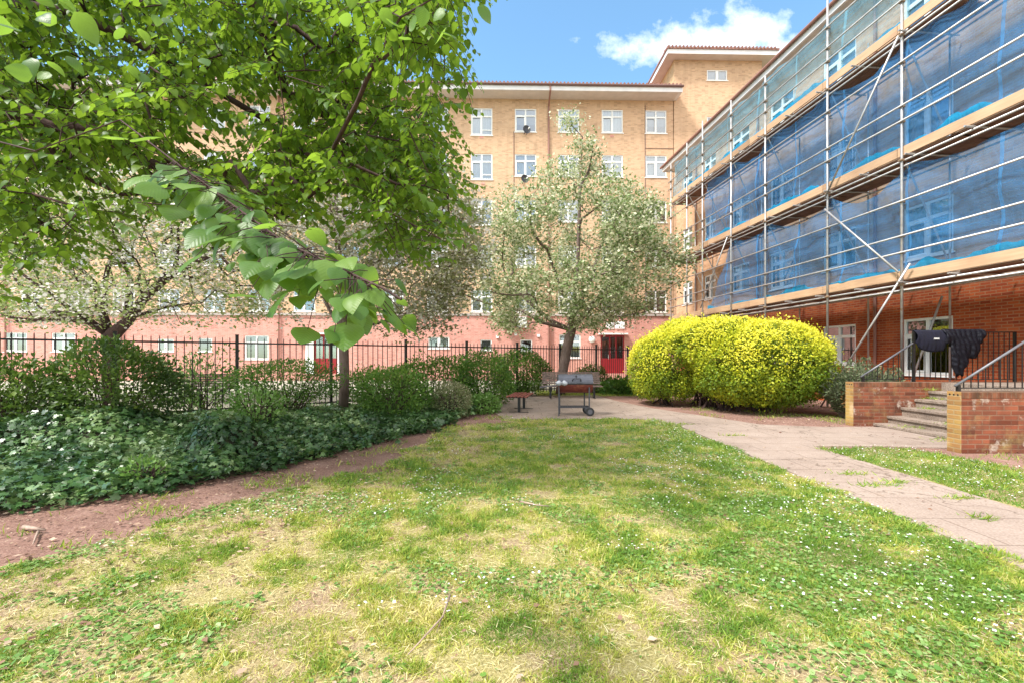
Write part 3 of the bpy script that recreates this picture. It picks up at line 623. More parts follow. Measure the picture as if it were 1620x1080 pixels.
# braces: outside face and across the bays inside
for (p, q) in (((-0,OUT-.09,zz(8.9)),(-2.16*S,OUT-.09,zz(5.9))), ((-2.16*S,OUT-.09,zz(5.6)),(0,OUT-.09,zz(3.45))), ((.3,OUT-.09,zz(3.6)),(-2.3*S,OUT-.10,.0)),
               ((-.2,INN+.02,zz(2.95)),(-.95,INN-.25,.35)), ((-7.0*S,OUT+.0,zz(6.1)),(-9.0*S,OUT,zz(3.6)))):
    mb = MB(); mb.tube([p, q], r*1.05, 8); mb.build('brace', M['tube'], sc, smooth=True)
for i in range(1, 7):
    for dz in decks[:2]:
        mb = MB(); mb.tube([(-TS[i],OUT+.12,dz+2.7*S),(-TS[i]+.02,INN+.02,dz+.3)], r*.9, 6); mb.build('brace', M['tube'], sc)
# netting: one draped sheet per lift
def net(name, x0, x1, z0, z1, mat, sag, flare=0, hem=None, amp=.05, label=None):
    nx = 150; nzs = 26; y = OUT+.14
    V = np.zeros((nx+1, nzs+1, 3)); xs = np.linspace(x0, x1, nx+1)
    posts = np.array(sorted([-t for t in TS]+[XN+.2]))
    for i, x in enumerate(xs):
        j = np.searchsorted(posts, x)-1
        if 0 <= j < len(posts)-1: f = (x-posts[j])/(posts[j+1]-posts[j])
        else: f = 0
        zt = z1-sag(j, f); zs = np.linspace(z0+.02*math.sin(x*2.1), zt, nzs+1)
        h = (zs-z0)/(z1-z0)
        xx = x-flare*(1-h)*max(0, 1-(x-x0)/1.6)
        yo = y+amp*(vnoise(np.full(nzs+1, x*1.1+3), zs*1.6+x*.5)-.5)*1.6+.045*np.sin(x*7+zs*2.5+2*math.sin(x))*(h*.9+.1)+.10*math.sin(PI*f)*h*(h<1)
        V[i,:,0] = xx; V[i,:,1] = yo; V[i,:,2] = zs
    idx = np.arange((nx+1)*(nzs+1)).reshape(nx+1, nzs+1)
    q = np.stack([idx[:-1,:-1], idx[1:,:-1], idx[1:,1:], idx[:-1,1:]], -1).reshape(-1,4)
    o = mesh_np(name, V.reshape(-1,3), q.ravel(), np.arange(len(q))*4, mat, sc, True)
    if label: o['label'] = label
    # doubled hem along the foot, gathered and sagging
    if hem is not None:
        V2 = np.zeros((nx+1, 5, 3))
        for i, x in enumerate(xs):
            w = .02+.16*max(0, vnoise(np.array([x*1.9]), np.array([z0]))[0]-.35)+.05*vnoise(np.array([x*7.]), np.array([z0]))[0]
            for k in range(5): V2[i,k] = (V[i,0,0], V[i,0,1]-.015-.02*math.sin(k*PI/4), z0-.05+.02*math.sin(x*3)+w*k/2)
        idx = np.arange((nx+1)*5).reshape(nx+1, 5); q = np.stack([idx[:-1,:-1], idx[1:,:-1], idx[1:,1:], idx[:-1,1:]], -1).reshape(-1,4)
        mesh_np('net_hem', V2.reshape(-1,3), q.ravel(), np.arange(len(q))*4, hem, sc, True)
sag1 = lambda j, f: (.26+.30*((j*7) % 3)/2)*math.sin(PI*max(0,min(1,f)))**.8
net('debris_netting', -6.78*S, XN, decks[0]+.24, decks[1]-.16, M['net_blue'], sag1, flare=1.9, hem=M['net_hem'], amp=.12)
net('debris_netting', -8.80*S, XN, decks[1]+.24, decks[2]-.14, M['net_blue'], lambda j, f: (.12+.26*((j*5) % 2))*math.sin(PI*max(0,min(1,f))), hem=M['net_hem'], amp=.1)
net('debris_netting', -11.8*S, XN, decks[2]+.24, zz(10.95), M['net_pale'], lambda j, f: .03*math.sin(PI*max(0,min(1,f))), hem=M['net_hem'], amp=.05, label='pale weathered netting of the top lift')
# ------------------------------------------------------------------ steps with brick walls
st = thing('entrance_steps', 'five worn concrete steps between mossy brick walls, up to a landing', 'steps', (7.0,7.1,0))
def lp(x, y): return (x-7.0, y-7.1)
x0, y0 = lp(7.0, 7.1)
mb = MB(); mb.box(.012,6.5,0,.225,0,.858); mb.build('side_wall', M['wall_brick'], st)
mb = MB(); mb.box(.014,6.5,-.003,.228,.859,.965); mb.build('coping', M['coping'], st, bevel=.006)
mb = MB(); mb.box(.452,4.3,2.827,3.053,.859,.965); mb.build('coping', M['coping'], st, bevel=.006)
mb = MB(); mb.box(0,.011,.0,.225,0,.965); mb.build('wall_end', M['wall_brick_end'], st)
mb = MB()
for k in range(3): mb.tube([(-.003,.045+.066*k,.915),(.004,.045+.066*k,.915)], .014, 10)
mb.build('brick_holes', M['black_iron'], st)
mb = MB(); mb.box(.45,4.3,2.83,3.05,0,.858); mb.build('side_wall', M['wall_brick'], st)
mb = MB(); mb.box(.438,.449,2.83,3.05,0,.965); mb.build('wall_end', M['wall_brick_end'], st)
mb = MB()
for k in range(3): mb.tube([(.435,2.87+.066*k,.915),(.442,2.87+.066*k,.915)], .014, 10)
mb.build('brick_holes', M['black_iron'], st)
ze = [.08,.235,.42,.60,.775]
for k, z in enumerate(ze):
    X = .87+.30*k; mb = MB(); mb.box(X,X+.34,.227,2.828,z-.055,z); o = mb.build('step', M['step'], st, bevel=.008)
    rz = MB(); rz.box(X+.035,X+.335,.228,2.827,(ze[k-1] if k else 0.02)+.001,z-.056); rz.build('riser', M['step'], o)
mb = MB(); mb.box(2.37,4.3,.227,2.828,0,.955); mb.build('landing', M['step'], st)
# railings
def railing(name, label, Y, xa, za, xb, zb, xc, zlow, mid=None):
    t = thing(name, label, 'railing', (xa,Y,zlow), 0, 'railings beside the entrance steps')
    L = lambda x, z: (x-xa, 0, z-zlow)
    h = MB(); h.tube([L(xa-.02,za-.02), L(xb,zb)], .021, 8); h.build('handrail', M['grey_rail'], t, smooth=True)
    if xc > xb+.05:
        zc = zb if mid is None else mid
        if mid is not None:
            h = MB(); h.box(xb-xa-.01,xc-xa,-.018,.018,zc-zlow-.02,zc-zlow); h.build('top_rail', M['black_iron'], t)
        else:
            h = MB(); h.tube([L(xb,zb), L(xc,zc)], .021, 8); h.build('handrail', M['grey_rail'], t)
    else: zc = zb
    b = MB(); b.box(.0,xc-xa,-.012,.012,.045,.06); b.build('bottom_rail', M['black_iron'], t)
    n = int((xc-xa)/.115)
    for i in range(1, n):
        x = xa+(xc-xa)*i/n; top = (za+(zb-za)*(x-xa)/(xb-xa)) if x < xb else zc
        if top-zlow < .12: continue
        pk = MB(); pk.box(x-xa-.006,x-xa+.006,-.006,.006,.05,top-zlow-.01); pk.build('baluster', M['black_iron'], t)
    for x, tp in ((xa+.03,za+.0),(xb,max(zb,zc)),(xc,zc)):
        p = MB(); p.box(x-xa-.022,x-xa+.022,-.022,.022,0,tp-zlow); p.build('post', M['black_iron'], t)
    return t
railing('metal_railing', 'black railing on the far step wall with dark clothes hung over it', 10.05, 7.72, 1.09, 8.87, 1.82, 11.1, .966, mid=2.06)
railing('metal_railing', 'sloping grey handrail on the near brick wall at the photo edge', 7.2, 7.03, 1.07, 8.75, 2.15, 11.2, .966)
# clothes over the top rail
def drape(name, mat, label, cat, prof, x0, x1, Y, zt, thick=.03, seed=1, wv=1):
    """cloth hung over a rail: prof(f) gives front drop along its width"""
    rr = np.random.default_rng(seed); n = 44; mrow = 18; V = []; 
    for i in range(n+1):
        f = i/n; x = x0+(x1-x0)*f; dr = prof(f); db = min(dr*.7, .35)
        for j in range(mrow+1):
            g = j/mrow
            if g < .62:
                s = 1-g/.62; z = zt-dr*s; bulge = .03+.045*math.sin(PI*s)+wv*(.018*math.sin(f*23+seed+z*7)*s+.014*math.sin(f*51+z*13)); y = Y-bulge
            elif g < .72: a = (g-.62)/.10*PI; y = Y-.03*math.cos(a); z = zt+.022*math.sin(a)
            else: s = (g-.72)/.28; y = Y+.03+.02*math.sin(f*19); z = zt-db*s
            xs = x+(.02*math.sin(z*17+f*5))+(.0 if g > .62 else .0)
            V.append((xs, y, z))
    idx = np.arange((n+1)*(mrow+1)).reshape(n+1, mrow+1); q = np.stack([idx[:-1,:-1], idx[1:,:-1], idx[1:,1:], idx[:-1,1:]], -1).reshape(-1,4)
    o = mesh_np(name, np.array(V), q.ravel(), np.arange(len(q))*4, mat, None, True)
    so = o.modifiers.new('thick', 'SOLIDIFY'); so.thickness = thick; so.offset = 0
    return tag(o, label, cat)
def pshirt(f):
    if f < .12: return .24+.10*(f/.12)
    if f < .2: return .36
    return .40+.05*math.sin((f-.2)*4.2) if f < .86 else .44-.9*(f-.86)
shirt = drape('t_shirt', M['cloth'], 'navy t-shirt with a small white chest mark, folded over the black railing', 'shirt', pshirt, 8.88, 9.55, 10.05, 2.07, .012, 2, .35)
def pjack(f):
    k = max(0, 1-abs((f-.38)/.22)); return .28+.62*min(1, k*1.6)*(k > 0)+(.32 if .2 < f < .85 else 0)*(1-k)*(1-.0*f) if f < .9 else .30-(f-.9)*1.2
drape('quilted_jacket', M['quilt'], 'black quilted puffer jacket hanging over the railing, right of the t-shirt', 'jacket', pjack, 9.5, 10.36, 10.04, 2.08, .035, 5)
mb = MB(); xm = 9.235
for k in range(5): mb.box(xm+.024*k,xm+.024*k+.017,9.955,9.957,1.897-.004*(k%2),1.922)
mb.box(xm-.01,xm+.125,9.9575,9.9585,1.890,1.895)
o = mb.build('chest_print', M['white_board'], shirt)
#%%FENCE
FP = [(-16.0, 4.11), (-10.125,9.0), (5.49,21.95), (9.2,25.0)]
fence = thing('iron_fence', 'black vertical bar railing fence running along the back of the planted bed', 'fence', (0,0,0))
a = Vector((-16.0,4.12,0)); b = Vector((9.2,25.02,0)); d = (b-a).normalized(); Lf = (b-a).length; nb = 14
z_top = 2.0
ang = math.atan2(d.y, d.x)
fence.location = a; fence.rotation_euler = (0,0,ang)
bay = Lf/nb
for i in range(nb+1):
    mb = MB(); mb.box(i*bay-.035,i*bay+.035,-.035,.035,0,z_top+.06); mb.box(i*bay-.042,i*bay+.042,-.042,.042,z_top+.06,z_top+.075); mb.build('fence_post', M['black_iron'], fence)
pan = MB(); pan.box(.035,bay-.035,-.02,.02,z_top-.16,z_top-.12).box(.035,bay-.035,-.02,.02,.2,.24)
n = 15
for k in range(1, n): 
    x = bay*k/n; pan.box(x-.009,x+.009,-.009,.009,.1,z_top-.03); pan.add([(x-.009,-.009,z_top-.03),(x+.009,-.009,z_top-.03),(x+.009,.009,z_top-.03),(x-.009,.009,z_top-.03),(x,0,z_top+.02)], [(0,1,4),(1,2,4),(2,3,4),(3,0,4)])
p0 = pan.build('fence_panel', M['black_iron'], fence)
for i in range(1, nb):
    c_ = p0.copy(); C.objects.link(c_); c_.parent = fence; c_.location = (i*bay,0,0)
# ------------------------------------------------------------------ benches
def bench(label, loc, rz, back=True, mat='slat_brown', w=1.8, cat='bench'):
    t = thing('park_bench', label, cat, loc, rz, 'slatted benches')
    s = MB()
    for k in range(6): y = -.24+.098*k; s.box(-w/2,w/2,y,y+.058,.43-.004*abs(k-3),.46-.004*abs(k-3))
    s.build('seat', M[mat], t, bevel=.006)
    if back:
        s = MB()
        for k in range(6):
            z0 = .50+.075*k; y = .30+.032*k; s.add([(-w/2,y,z0),(w/2,y,z0),(w/2,y+.028,z0+.008),(-w/2,y+.028,z0+.008),(-w/2,y+.022,z0+.056),(w/2,y+.022,z0+.056),(w/2,y+.05,z0+.062),(-w/2,y+.05,z0+.062)],
                [(0,3,2,1),(4,5,6,7),(0,1,5,4),(1,2,6,5),(2,3,7,6),(3,0,4,7)])
        s.build('backrest', M[mat], t)
    for sx in (-1, 1):
        x = sx*(w/2-.28); l = MB(); l.box(x-.035,x+.035,-.035,.035,.012,.425); l.box(x-.03,x+.03,-.24,.30,.39,.424); l.build('leg', M['black_iron'], t)
        f = MB(); f.box(x-.03,x+.03,-.26,.28,0,.011); f.build('foot', M['black_iron'], t)
        if back: g = MB(); g.tube([(x,.26,.41),(x,.36,.5),(x,.56,.98)], .018, 6); g.build('back_support', M['black_iron'], t)
    return t
bench('brown slatted bench with a back, behind the barbecue', (2.2,16.6,.022), .0, True, 'slat_brown', 2.15)
bench('backless bench with maroon slats, seen end on at the left of the patio', (.27,12.75,.022), math.radians(80), False, 'slat_red', 1.45)
bench('dark slatted bench seen through the fence bars on the pale courtyard', (-10.2,15.2,.006), math.radians(18), True, 'slat_brown', 1.5)
# ------------------------------------------------------------------ barrel barbecue
g = thing('barrel_barbecue', 'barrel barbecue with grey lid and rusty red bowl on a wheeled stand', 'barbecue', (1.56,11.75,.022))
def half(mb, r, x0, x1, cz, a0, a1, n=14, t=.006):
    vs_ = []; fs_ = []
    for i in range(n+1):
        a = a0+(a1-a0)*i/n
        for x in (x0, x1):
            vs_.append((x, r*math.cos(a), cz+r*math.sin(a)))
    for i in range(n): fs_.append((2*i,2*i+1,2*i+3,2*i+2))
    fs_.append(tuple(2*i for i in range(n+1))); fs_.append(tuple(2*i+1 for i in range(n, -1, -1))); fs_.append((0,2*n,2*n+1,1))
    mb.add(vs_, fs_)
x0_, x1_ = -.38, .50; cz = .80; rr = .235
mb = MB(); half(mb, rr, x0_, x1_, cz+.02, 0, PI); lid = mb.build('lid', M['lid'], g, bevel=.006)
mb = MB(); mb.tube([(-.03,-.19,cz+.05),(-.02,-.265,cz+.13),(.0,-.275,cz+.145),(.16,-.275,cz+.145),(.18,-.265,cz+.13),(.19,-.19,cz+.05)], .011, 8); mb.build('handle', M['black_iron'], lid)
mb = MB(); mb.tube([(.075,-.155,cz+.195),(.075,-.172,cz+.212)], .022, 10); mb.build('thermometer', M['black_iron'], lid)
mb = MB(); half(mb, rr-.006, x0_+.01, x1_-.01, cz, PI, 2*PI); bowl = mb.build('bowl', M['rust'], g)
mb = MB(); mb.box(x0_,x1_,-rr-.01,rr+.01,cz-.002,cz+.017); mb.build('rim', M['black_iron'], g)
for (x, y) in ((-.37,-.2),(-.31,.2),(.40,-.2),(.34,.2)):
    zb = 0 if x < 0 else .12; l = MB(); l.box(x-.016,x+.016,y-.016,y+.016,zb,cz-.02); l.build('leg', M['dark_grey'], g)
mb = MB(); mb.box(-.37,.40,-.19,-.165,.20,.225).box(-.33,.36,.165,.19,.20,.225)
for k in range(6): mb.box(-.33+.0*k,.34,-.14+.055*k,-.125+.055*k,.205,.215)
mb.build('lower_shelf', M['dark_grey'], g)
for y in (-.25, .25):
    w = MB(); w.tube([(.41,y-.025,.11),(.41,y+.025,.11)], .11, 24); wh = w.build('wheel', M['tyre'], g, bevel=.012)
    h = MB(); h.tube([(.41,y-.03,.11),(.41,y+.03,.11)], .06, 16); h.build('rim', M['hub'], wh)
mb = MB(); mb.tube([(.41,-.25,.11),(.41,.25,.11)], .012, 8); mb.build('axle', M['black_iron'], g)
mb = MB(); mb.add([(-.84,-.17,.72),(-.40,-.17,.78),(-.40,.17,.78),(-.84,.17,.72),(-.84,-.17,.705),(-.40,-.17,.765),(-.40,.17,.765),(-.84,.17,.705)], [(0,1,2,3),(4,7,6,5),(0,4,5,1),(3,2,6,7),(0,3,7,4)]); mb.build('side_shelf', M['lid'], g)
# crumpled pale bag tied on the corner
pb = thing('plastic_bag', 'crumpled pale plastic bag tied on the left corner of the barbecue', 'bag', (1.25,11.45,.83))
for dx in (-.10, .09):
    n = 10; pts = []; rad = []
    for i in range(n+1):
        a = i/n; pts.append((dx*(a*1.5), -.01+.02*math.sin(a*7), .03*math.sin(a*PI))); rad.append(.012+.055*math.sin(PI*min(1,a*1.02))**.8+.008*math.sin(a*17))
    mb = MB(); mb.tube(pts, rad, 9); mb.build('bag_lobe', M['foil'], pb, smooth=True)
# fallen sticks
def stick(pts, r, label, br=None):
    mb = MB(); mb.tube(pts, [r*(1-.6*i/(len(pts)-1)) for i in range(len(pts))], 6)
    for b_ in br or []: mb.tube(b_, [r*.5, r*.2], 5)
    tag(mb.build('fallen_stick', M['stick'], None, smooth=True), label, 'stick', 'sticks lying on the ground')
def gp(u, v, z=.03): x, y = onground(u, v, z); return (x, y, z)
stick([gp(38,833),gp(55,835,.05),gp(72,838)], .022, 'thick pale stick on the bare soil at the left edge', [(gp(60,840),gp(52,860))])
stick([gp(822,792),gp(850,798,.05),gp(872,800)], .010, 'short dark twig lying on the yellow grass in the middle of the lawn')
stick([gp(712,940,.05),gp(700,975,.05),gp(668,1010,.06),gp(645,1035)], .007, 'long thin bent twig in the foreground grass', [(gp(700,975,.05),gp(690,1000))])
#%%TREES
def grow(nodes, attr, step=.45, jitter=.06, seed=3, up=.0, pw=.25, skip=None):
    """connect attractor points to a limb skeleton; nodes = list of (pos, parent)"""
    rr = np.random.default_rng(seed); P = [np.array(p, float) for p, _ in nodes]; par = [q for _, q in nodes]; tips = []
    A = np.array(attr, float); base = P[0]
    dist = np.array([np.min(np.linalg.norm(np.array(P)-x, axis=1)) for x in A]); order = np.argsort(dist)
    arr = np.zeros((len(P)+len(A)*12+10, 3)); arr[:len(P)] = P; n = len(P); path = np.zeros(len(arr))
    for i in range(1, n): path[i] = path[par[i]]+np.linalg.norm(arr[i]-arr[par[i]])
    for k in order:
        x = A[k]; dd = np.linalg.norm(arr[:n]-x, axis=1)+pw*path[:n]
        if skip: dd[skip[0]:skip[1]] = 1e9
        j = int(np.argmin(dd)); v = x-arr[j]; L = np.linalg.norm(v)
        m_ = max(1, min(11, int(L/step))); prev = j; p0 = arr[j].copy(); side = rr.normal(0, 1, 3)*L*.08
        for s in range(1, m_+1):
            f = s/m_; q = p0+v*f+side*math.sin(PI*f)+rr.normal(0, jitter, 3)*(f < 1)+np.array([0,0,up*L*math.sin(PI*f)])
            arr[n] = q; par.append(prev); path[n] = path[prev]+np.linalg.norm(q-arr[prev]); prev = n; n += 1
        tips.append(prev)
    return arr[:n], par, tips
def branches(arr, par, trunk_n, r0, rtip, name, mat, parent, power=2.3, thin=None):
    n = len(arr); w = np.zeros(n); ch = [[] for _ in range(n)]
    for i in range(n-1, 0, -1):
        if not ch[i]: w[i] = 1
        w[par[i]] += w[i]; ch[par[i]].append(i)
    R_ = rtip*(np.maximum(w, 1))**(1/power); sc_ = r0/R_[0]; R_ = np.maximum(rtip*.6, rtip+(R_-rtip)*((r0-rtip)/(max(R_[0]-rtip, 1e-6))))
    if thin: R_[thin[0]:thin[1]] *= .62
    mb = MB(); done = set()
    stack = [(0, None)]
    while stack:
        i, pr = stack.pop(); chain = ([pr] if pr is not None else [])+[i]
        while ch[i]:
            c_ = sorted(ch[i], key=lambda q: -w[q]); 
            for o_ in c_[1:]: stack.append((o_, i))
            i = c_[0]; chain.append(i)
        if len(chain) < 2: continue
        rs = [float(R_[q]) for q in chain]
        if pr is not None: rs[0] = rs[1] if len(rs) > 1 else rs[0]
        big = rs[0] > .03; mb.tube([arr[q] for q in chain], rs, 10 if rs[0] > .06 else (6 if big else 4), cap=big)
    return mb.build(name, mat, parent, smooth=True)
def leafcloud(name, mat, centers, per, spread, size, tmpl, parent, droop=.4, updir=.7, outc=None, smooth=False, szvar=.35, bend=None, rndf=None):
    Cn = np.repeat(np.array(centers), per, axis=0); n = len(Cn); P = Cn+RNG.normal(0, 1, (n,3))*np.array(spread)
    D = RNG.normal(0, 1, (n,3)); D[:,2] = D[:,2]*.5-droop
    if outc is not None: D += norm(P-np.array(outc))*.8
    U = RNG.normal(0, 1, (n,3))*.6; U[:,2] += updir
    if outc is not None: U += norm(P-np.array(outc))*.5
    Sz = size*(1+szvar*RNG.normal(0, 1, n)).clip(.4, 1.8)
    r_ = RNG.random(n) if rndf is None else rndf(P, n)
    b_ = None if bend is None else RNG.uniform(bend*.2, bend*1.6, n)
    return scatter(name, mat, P, D, U, Sz, tmpl, parent, r_, smooth, b_)
def clumpy(sc=1.4, w=.55):
    def f(P, n):
        q = fbm(P[:,0]*sc+P[:,1]*.7*sc+20, P[:,2]*sc+P[:,1]*.5*sc+20, 3); return np.clip((q-.5)*2.2*w+.5+RNG.normal(0, .22, n), 0, 1)
    return f
# --- whitebeam in the middle
TX, TY = 1.95, 18.4
t = thing('whitebeam_tree', 'grey green tree with cream blossom in the middle, behind the bench', 'tree', (0,0,0))
prof = [(2.5,1.2),(2.9,3.0),(3.6,4.1),(4.6,4.5),(5.6,4.4),(6.6,4.0),(7.3,3.5),(8.0,2.6),(8.7,1.7),(9.4,1.15),(10.1,.8),(10.7,.45),(11.2,.1)]
def renv(z): return np.interp(z, [p[0] for p in prof], [p[1] for p in prof])
att = []
while len(att) < 520:
    z = random.uniform(2.7, 11.1); r_ = renv(z); 
    if random.random() > (r_/4.5)**1.4+.10: continue
    a = random.uniform(0, 2*PI); q = r_*math.sqrt(random.uniform(.1, 1)); x = 2.45+q*math.cos(a)*(1.22 if math.cos(a) < 0 and z < 8 else 1.02)-(.3 if z < 5 else 0); y = TY+q*math.sin(a)*.85
    if fbm(np.array([x*.8+z*.3+9]), np.array([z*.8+y*.3+9]), 2)[0] < .42: continue
    att.append((x, y, z))
nodes = [((TX,TY,0),-1),((TX+.1,TY,.9),0),((TX+.25,TY,1.8),1),((TX+.45,TY,2.6),2),((TX+.55,TY,3.6),3),((TX+.7,TY,5.0),4),((TX+.75,TY,6.6),5),((TX+.8,TY,8.4),6),((TX+.9,TY,10.4),7),
         ((TX-.4,TY+.1,3.0),3),((TX-1.2,TY+.2,3.7),9),((TX-2.2,TY+.3,4.6),10),((TX+1.3,TY-.2,3.6),3),((TX+2.1,TY-.3,4.6),12),((TX+2.9,TY-.3,5.6),13),((TX+.1,TY-.4,3.9),4),((TX-.5,TY-.8,5.4),15),
         ((TX+1.3,TY+.5,4.6),4),((TX+1.8,TY+.9,6.2),17),((TX-.7,TY,2.9),3),((TX-1.6,TY,3.4),19),((TX+2.2,TY,3.1),12),((TX+3.4,TY,3.3),21)]
arr, par, tips = grow(nodes, att, .5, .05, 3, .05)
branches(arr, par, 4, .20, .010, 'trunk', M['bark'], t)
tp = arr[tips]; outc = (2.4,TY,4.2)
cen = np.concatenate([tp, arr[-len(arr)*2//3:]])
leafcloud('foliage', M['beam_leaf'], cen, 38, (.27,.27,.19), .10, DIAMOND, t, .1, .5, outc, rndf=clumpy(1.2))
leafcloud('blossom', M['blossom'], tp[RNG.random(len(tp)) < .95], 50, (.30,.30,.2), .075, ROUND, t, -.3, .9, outc)
# --- spreading tree at left behind the fence
CX, CY = -13.15, 14.9
t = thing('spreading_tree', 'low spreading pale tree with forked trunk behind the left fence', 'tree', (0,0,0))
c3 = lambda u, v, dy=0: tuple(at(u, v, CY+dy))
nodes = [((CX,CY,0),-1),(c3(176,560),0),(c3(175,532),1),
         (c3(163,500,.2),2),(c3(163,460,.3),3),(c3(172,420,.5),4),(c3(190,380,1),5),
         (c3(140,508,-.4),2),(c3(110,488,-.8),7),(c3(72,460,-1.2),8),(c3(30,430,-1.5),9),
         (c3(200,510,-.3),2),(c3(228,472,-.8),11),(c3(262,440,-1.0),12),(c3(300,418,-1.2),13),(c3(345,400,-1.6),14),
         (c3(215,500,.6),11),(c3(262,486,.9),16),(c3(320,478,1.0),17),(c3(95,505,.8),7),(c3(30,510,1.4),19),(c3(-40,500,1.6),20),
         (c3(120,440,1.0),4),(c3(80,390,1.3),22)]
att = []
while len(att) < 620:
    u = random.uniform(-90, 455); v = random.uniform(262, 512); e_ = ((u-185)/275)**2+((v-470)/205)**2 if v < 470 else ((u-185)/275)**2+((v-470)/45)**2
    if e_ > 1: continue
    att.append(c3(u, v, random.uniform(-2.8, 2.8)*math.sqrt(max(0,1-e_))))
arr, par, tips = grow(nodes, att, .5, .05, 5, .04)
branches(arr, par, 3, .23, .010, 'trunk', M['bark_dark'], t)
tp = arr[tips]; cen = np.concatenate([tp, arr[-len(arr)//2:]])
leafcloud('foliage', M['cherry_leaf'], cen, 32, (.34,.34,.20), .10, DIAMOND, t, .1, .8, None, rndf=clumpy(1.2))
leafcloud('blossom', M['white_blossom'], tp[RNG.random(len(tp)) < .7], 40, (.32,.32,.18), .07, ROUND, t, -.2, .9, None)
# --- second blossom tree, slender trunk in the bed
t = thing('slender_tree', 'slender purple brown trunk with white tinged crown, in the ivy bed left of the benches', 'tree', (0,0,0))
SX, SY = at(543,640,12)[0], 12.0
c4 = lambda u, v, dy=0: tuple(at(u, v, SY+dy))
nodes = [((SX,SY,0),-1),(c4(545,600),0),(c4(543,520),1),(c4(540,450),2),(c4(536,400),3),(c4(530,340,.2),4),(c4(535,280,.4),5),
         (c4(575,425,.4),3),(c4(620,400,.8),7),(c4(665,385,1.2),8),(c4(500,410,-.3),4),(c4(465,380,-.6),10),(c4(590,350,-.2),5),(c4(640,310,.2),12),
         (c4(600,450,.9),3),(c4(660,470,1.6),14),(c4(715,500,2.0),15),(c4(560,470,1.2),2)]
att = []
while len(att) < 520:
    u = random.uniform(400, 765); v = random.uniform(205, 525); e_ = ((u-585)/180)**2+((v-385)/165)**2
    if e_ > 1 or (v > 440 and u < 620 and random.random() < .8): continue
    att.append(c4(u, v, random.uniform(-1.5, 3.6)*math.sqrt(max(0,1-e_))))
arr, par, tips = grow(nodes, att, .45, .05, 8, .04)
branches(arr, par, 3, .125, .009, 'trunk', M['bark'], t)
tp = arr[tips]; cen = np.concatenate([tp, arr[-len(arr)//2:]])
leafcloud('foliage', M['pink_leaf'], cen, 36, (.28,.28,.2), .09, DIAMOND, t, .1, .6, None, rndf=clumpy(1.2))
leafcloud('blossom', M['white_blossom'], tp, 34, (.28,.28,.18), .06, ROUND, t, -.2, .9, None)
#%%LIME
t = thing('lime_tree', 'large leafy lime tree overhanging the top left, with long drooping branches', 'tree', (0,0,0))
P_ = lambda u, v, Y: tuple(at(u, v, Y))
nodes = [((-8.2,4.6,0),-1),((-8.1,4.6,1.6),0),((-7.9,4.6,3.2),1),((-7.2,4.7,4.6),2)]
def limb(start, pts):
    p = start
    for q in pts: nodes.append((q, p)); p = len(nodes)-1
    return p
limb(3, [P_(-60,10,5),P_(30,8,5),P_(110,20,5),P_(190,55,5.1),P_(265,95,5.3),P_(335,140,5.5),P_(420,190,5.8),P_(480,240,6.2),P_(535,300,6.6)])
limb(2, [P_(-90,150,4.6),P_(15,178,4.7),P_(80,200,4.8),P_(150,205,4.9),P_(215,250,5.0),P_(280,275,5.1),P_(360,310,5.3),P_(450,345,5.6)])
limb(3, [P_(40,-60,4.4),P_(140,-40,4.2),P_(260,-60,4.5),P_(390,-20,4.9),P_(420,60,5.2),P_(455,150,5.6),P_(530,190,6.1),P_(600,240,6.6),P_(700,290,7)])
limb(3, [P_(100,-150,4.5),P_(300,-160,5),P_(480,-90,5.5),P_(560,-10,5.8),P_(620,50,6),P_(680,90,6.2)])
limb(2, [P_(-120,300,4.4),P_(-20,290,4.6),P_(50,330,4.9),P_(120,350,5.2)])
# the low branch that reaches out close to the lens
near0 = limb(2, [(-5.6,3.4,3.2),(-3.6,2.6,2.9),(-2.2,2.1,2.45)])
near_pts = [P_(190,190,2.0),P_(275,255,1.85),P_(335,300,1.72),P_(392,342,1.6),P_(450,384,1.52),P_(512,412,1.44),P_(570,440,1.38),P_(605,456,1.34),P_(635,474,1.3)]
near_end = limb(near0, near_pts); near_start = near_end-len(near_pts)+1
nbase = len(nodes)
poly = [(-150,-120),(760,-120),(728,-10),(705,60),(700,110),(715,200),(718,320),(695,405),(650,398),(590,372),(520,345),(430,335),(330,335),(240,318),(160,330),(110,385),(40,440),(-60,480),(-150,480)]
att = []; 
while len(att) < 2050:
    u = random.uniform(-150, 800); v = random.uniform(-120, 480)
    if not inpoly(np.array([u]), np.array([v]), poly)[0]: continue
    n_ = fbm(np.array([u/90.+3]), np.array([v/70.+3]), 3)[0]
    if n_ < (.30 if v < 280 else .41): continue
    if 60 < u < 235 and 15 < v < 135 and random.random() < .6: continue
    if v > 330 and u < 200 and random.random() < .5: continue
    yd = random.uniform(4.0, 10.0)
    if u > 600 and v < 100: yd = random.uniform(3.0, 8)
    att.append(P_(u, v, yd))
arr, par, tips = grow(nodes, att, .42, .04, 12, .05, .06, (near_start-3, near_end+1))
branches(arr, par, 3, .19, .006, 'trunk', M['bark_dark'], t, 2.0, (near_start-1, near_end+1))
tp = arr[tips]; later = arr[nbase:]
sel = later[RNG.random(len(later)) < .62]
sel = sel[sel[:,1] > 2.3]
cen = np.concatenate([tp, tp, sel]); tw = MB(); LP = []; LD = []; LU = []; LS = []; LR = []
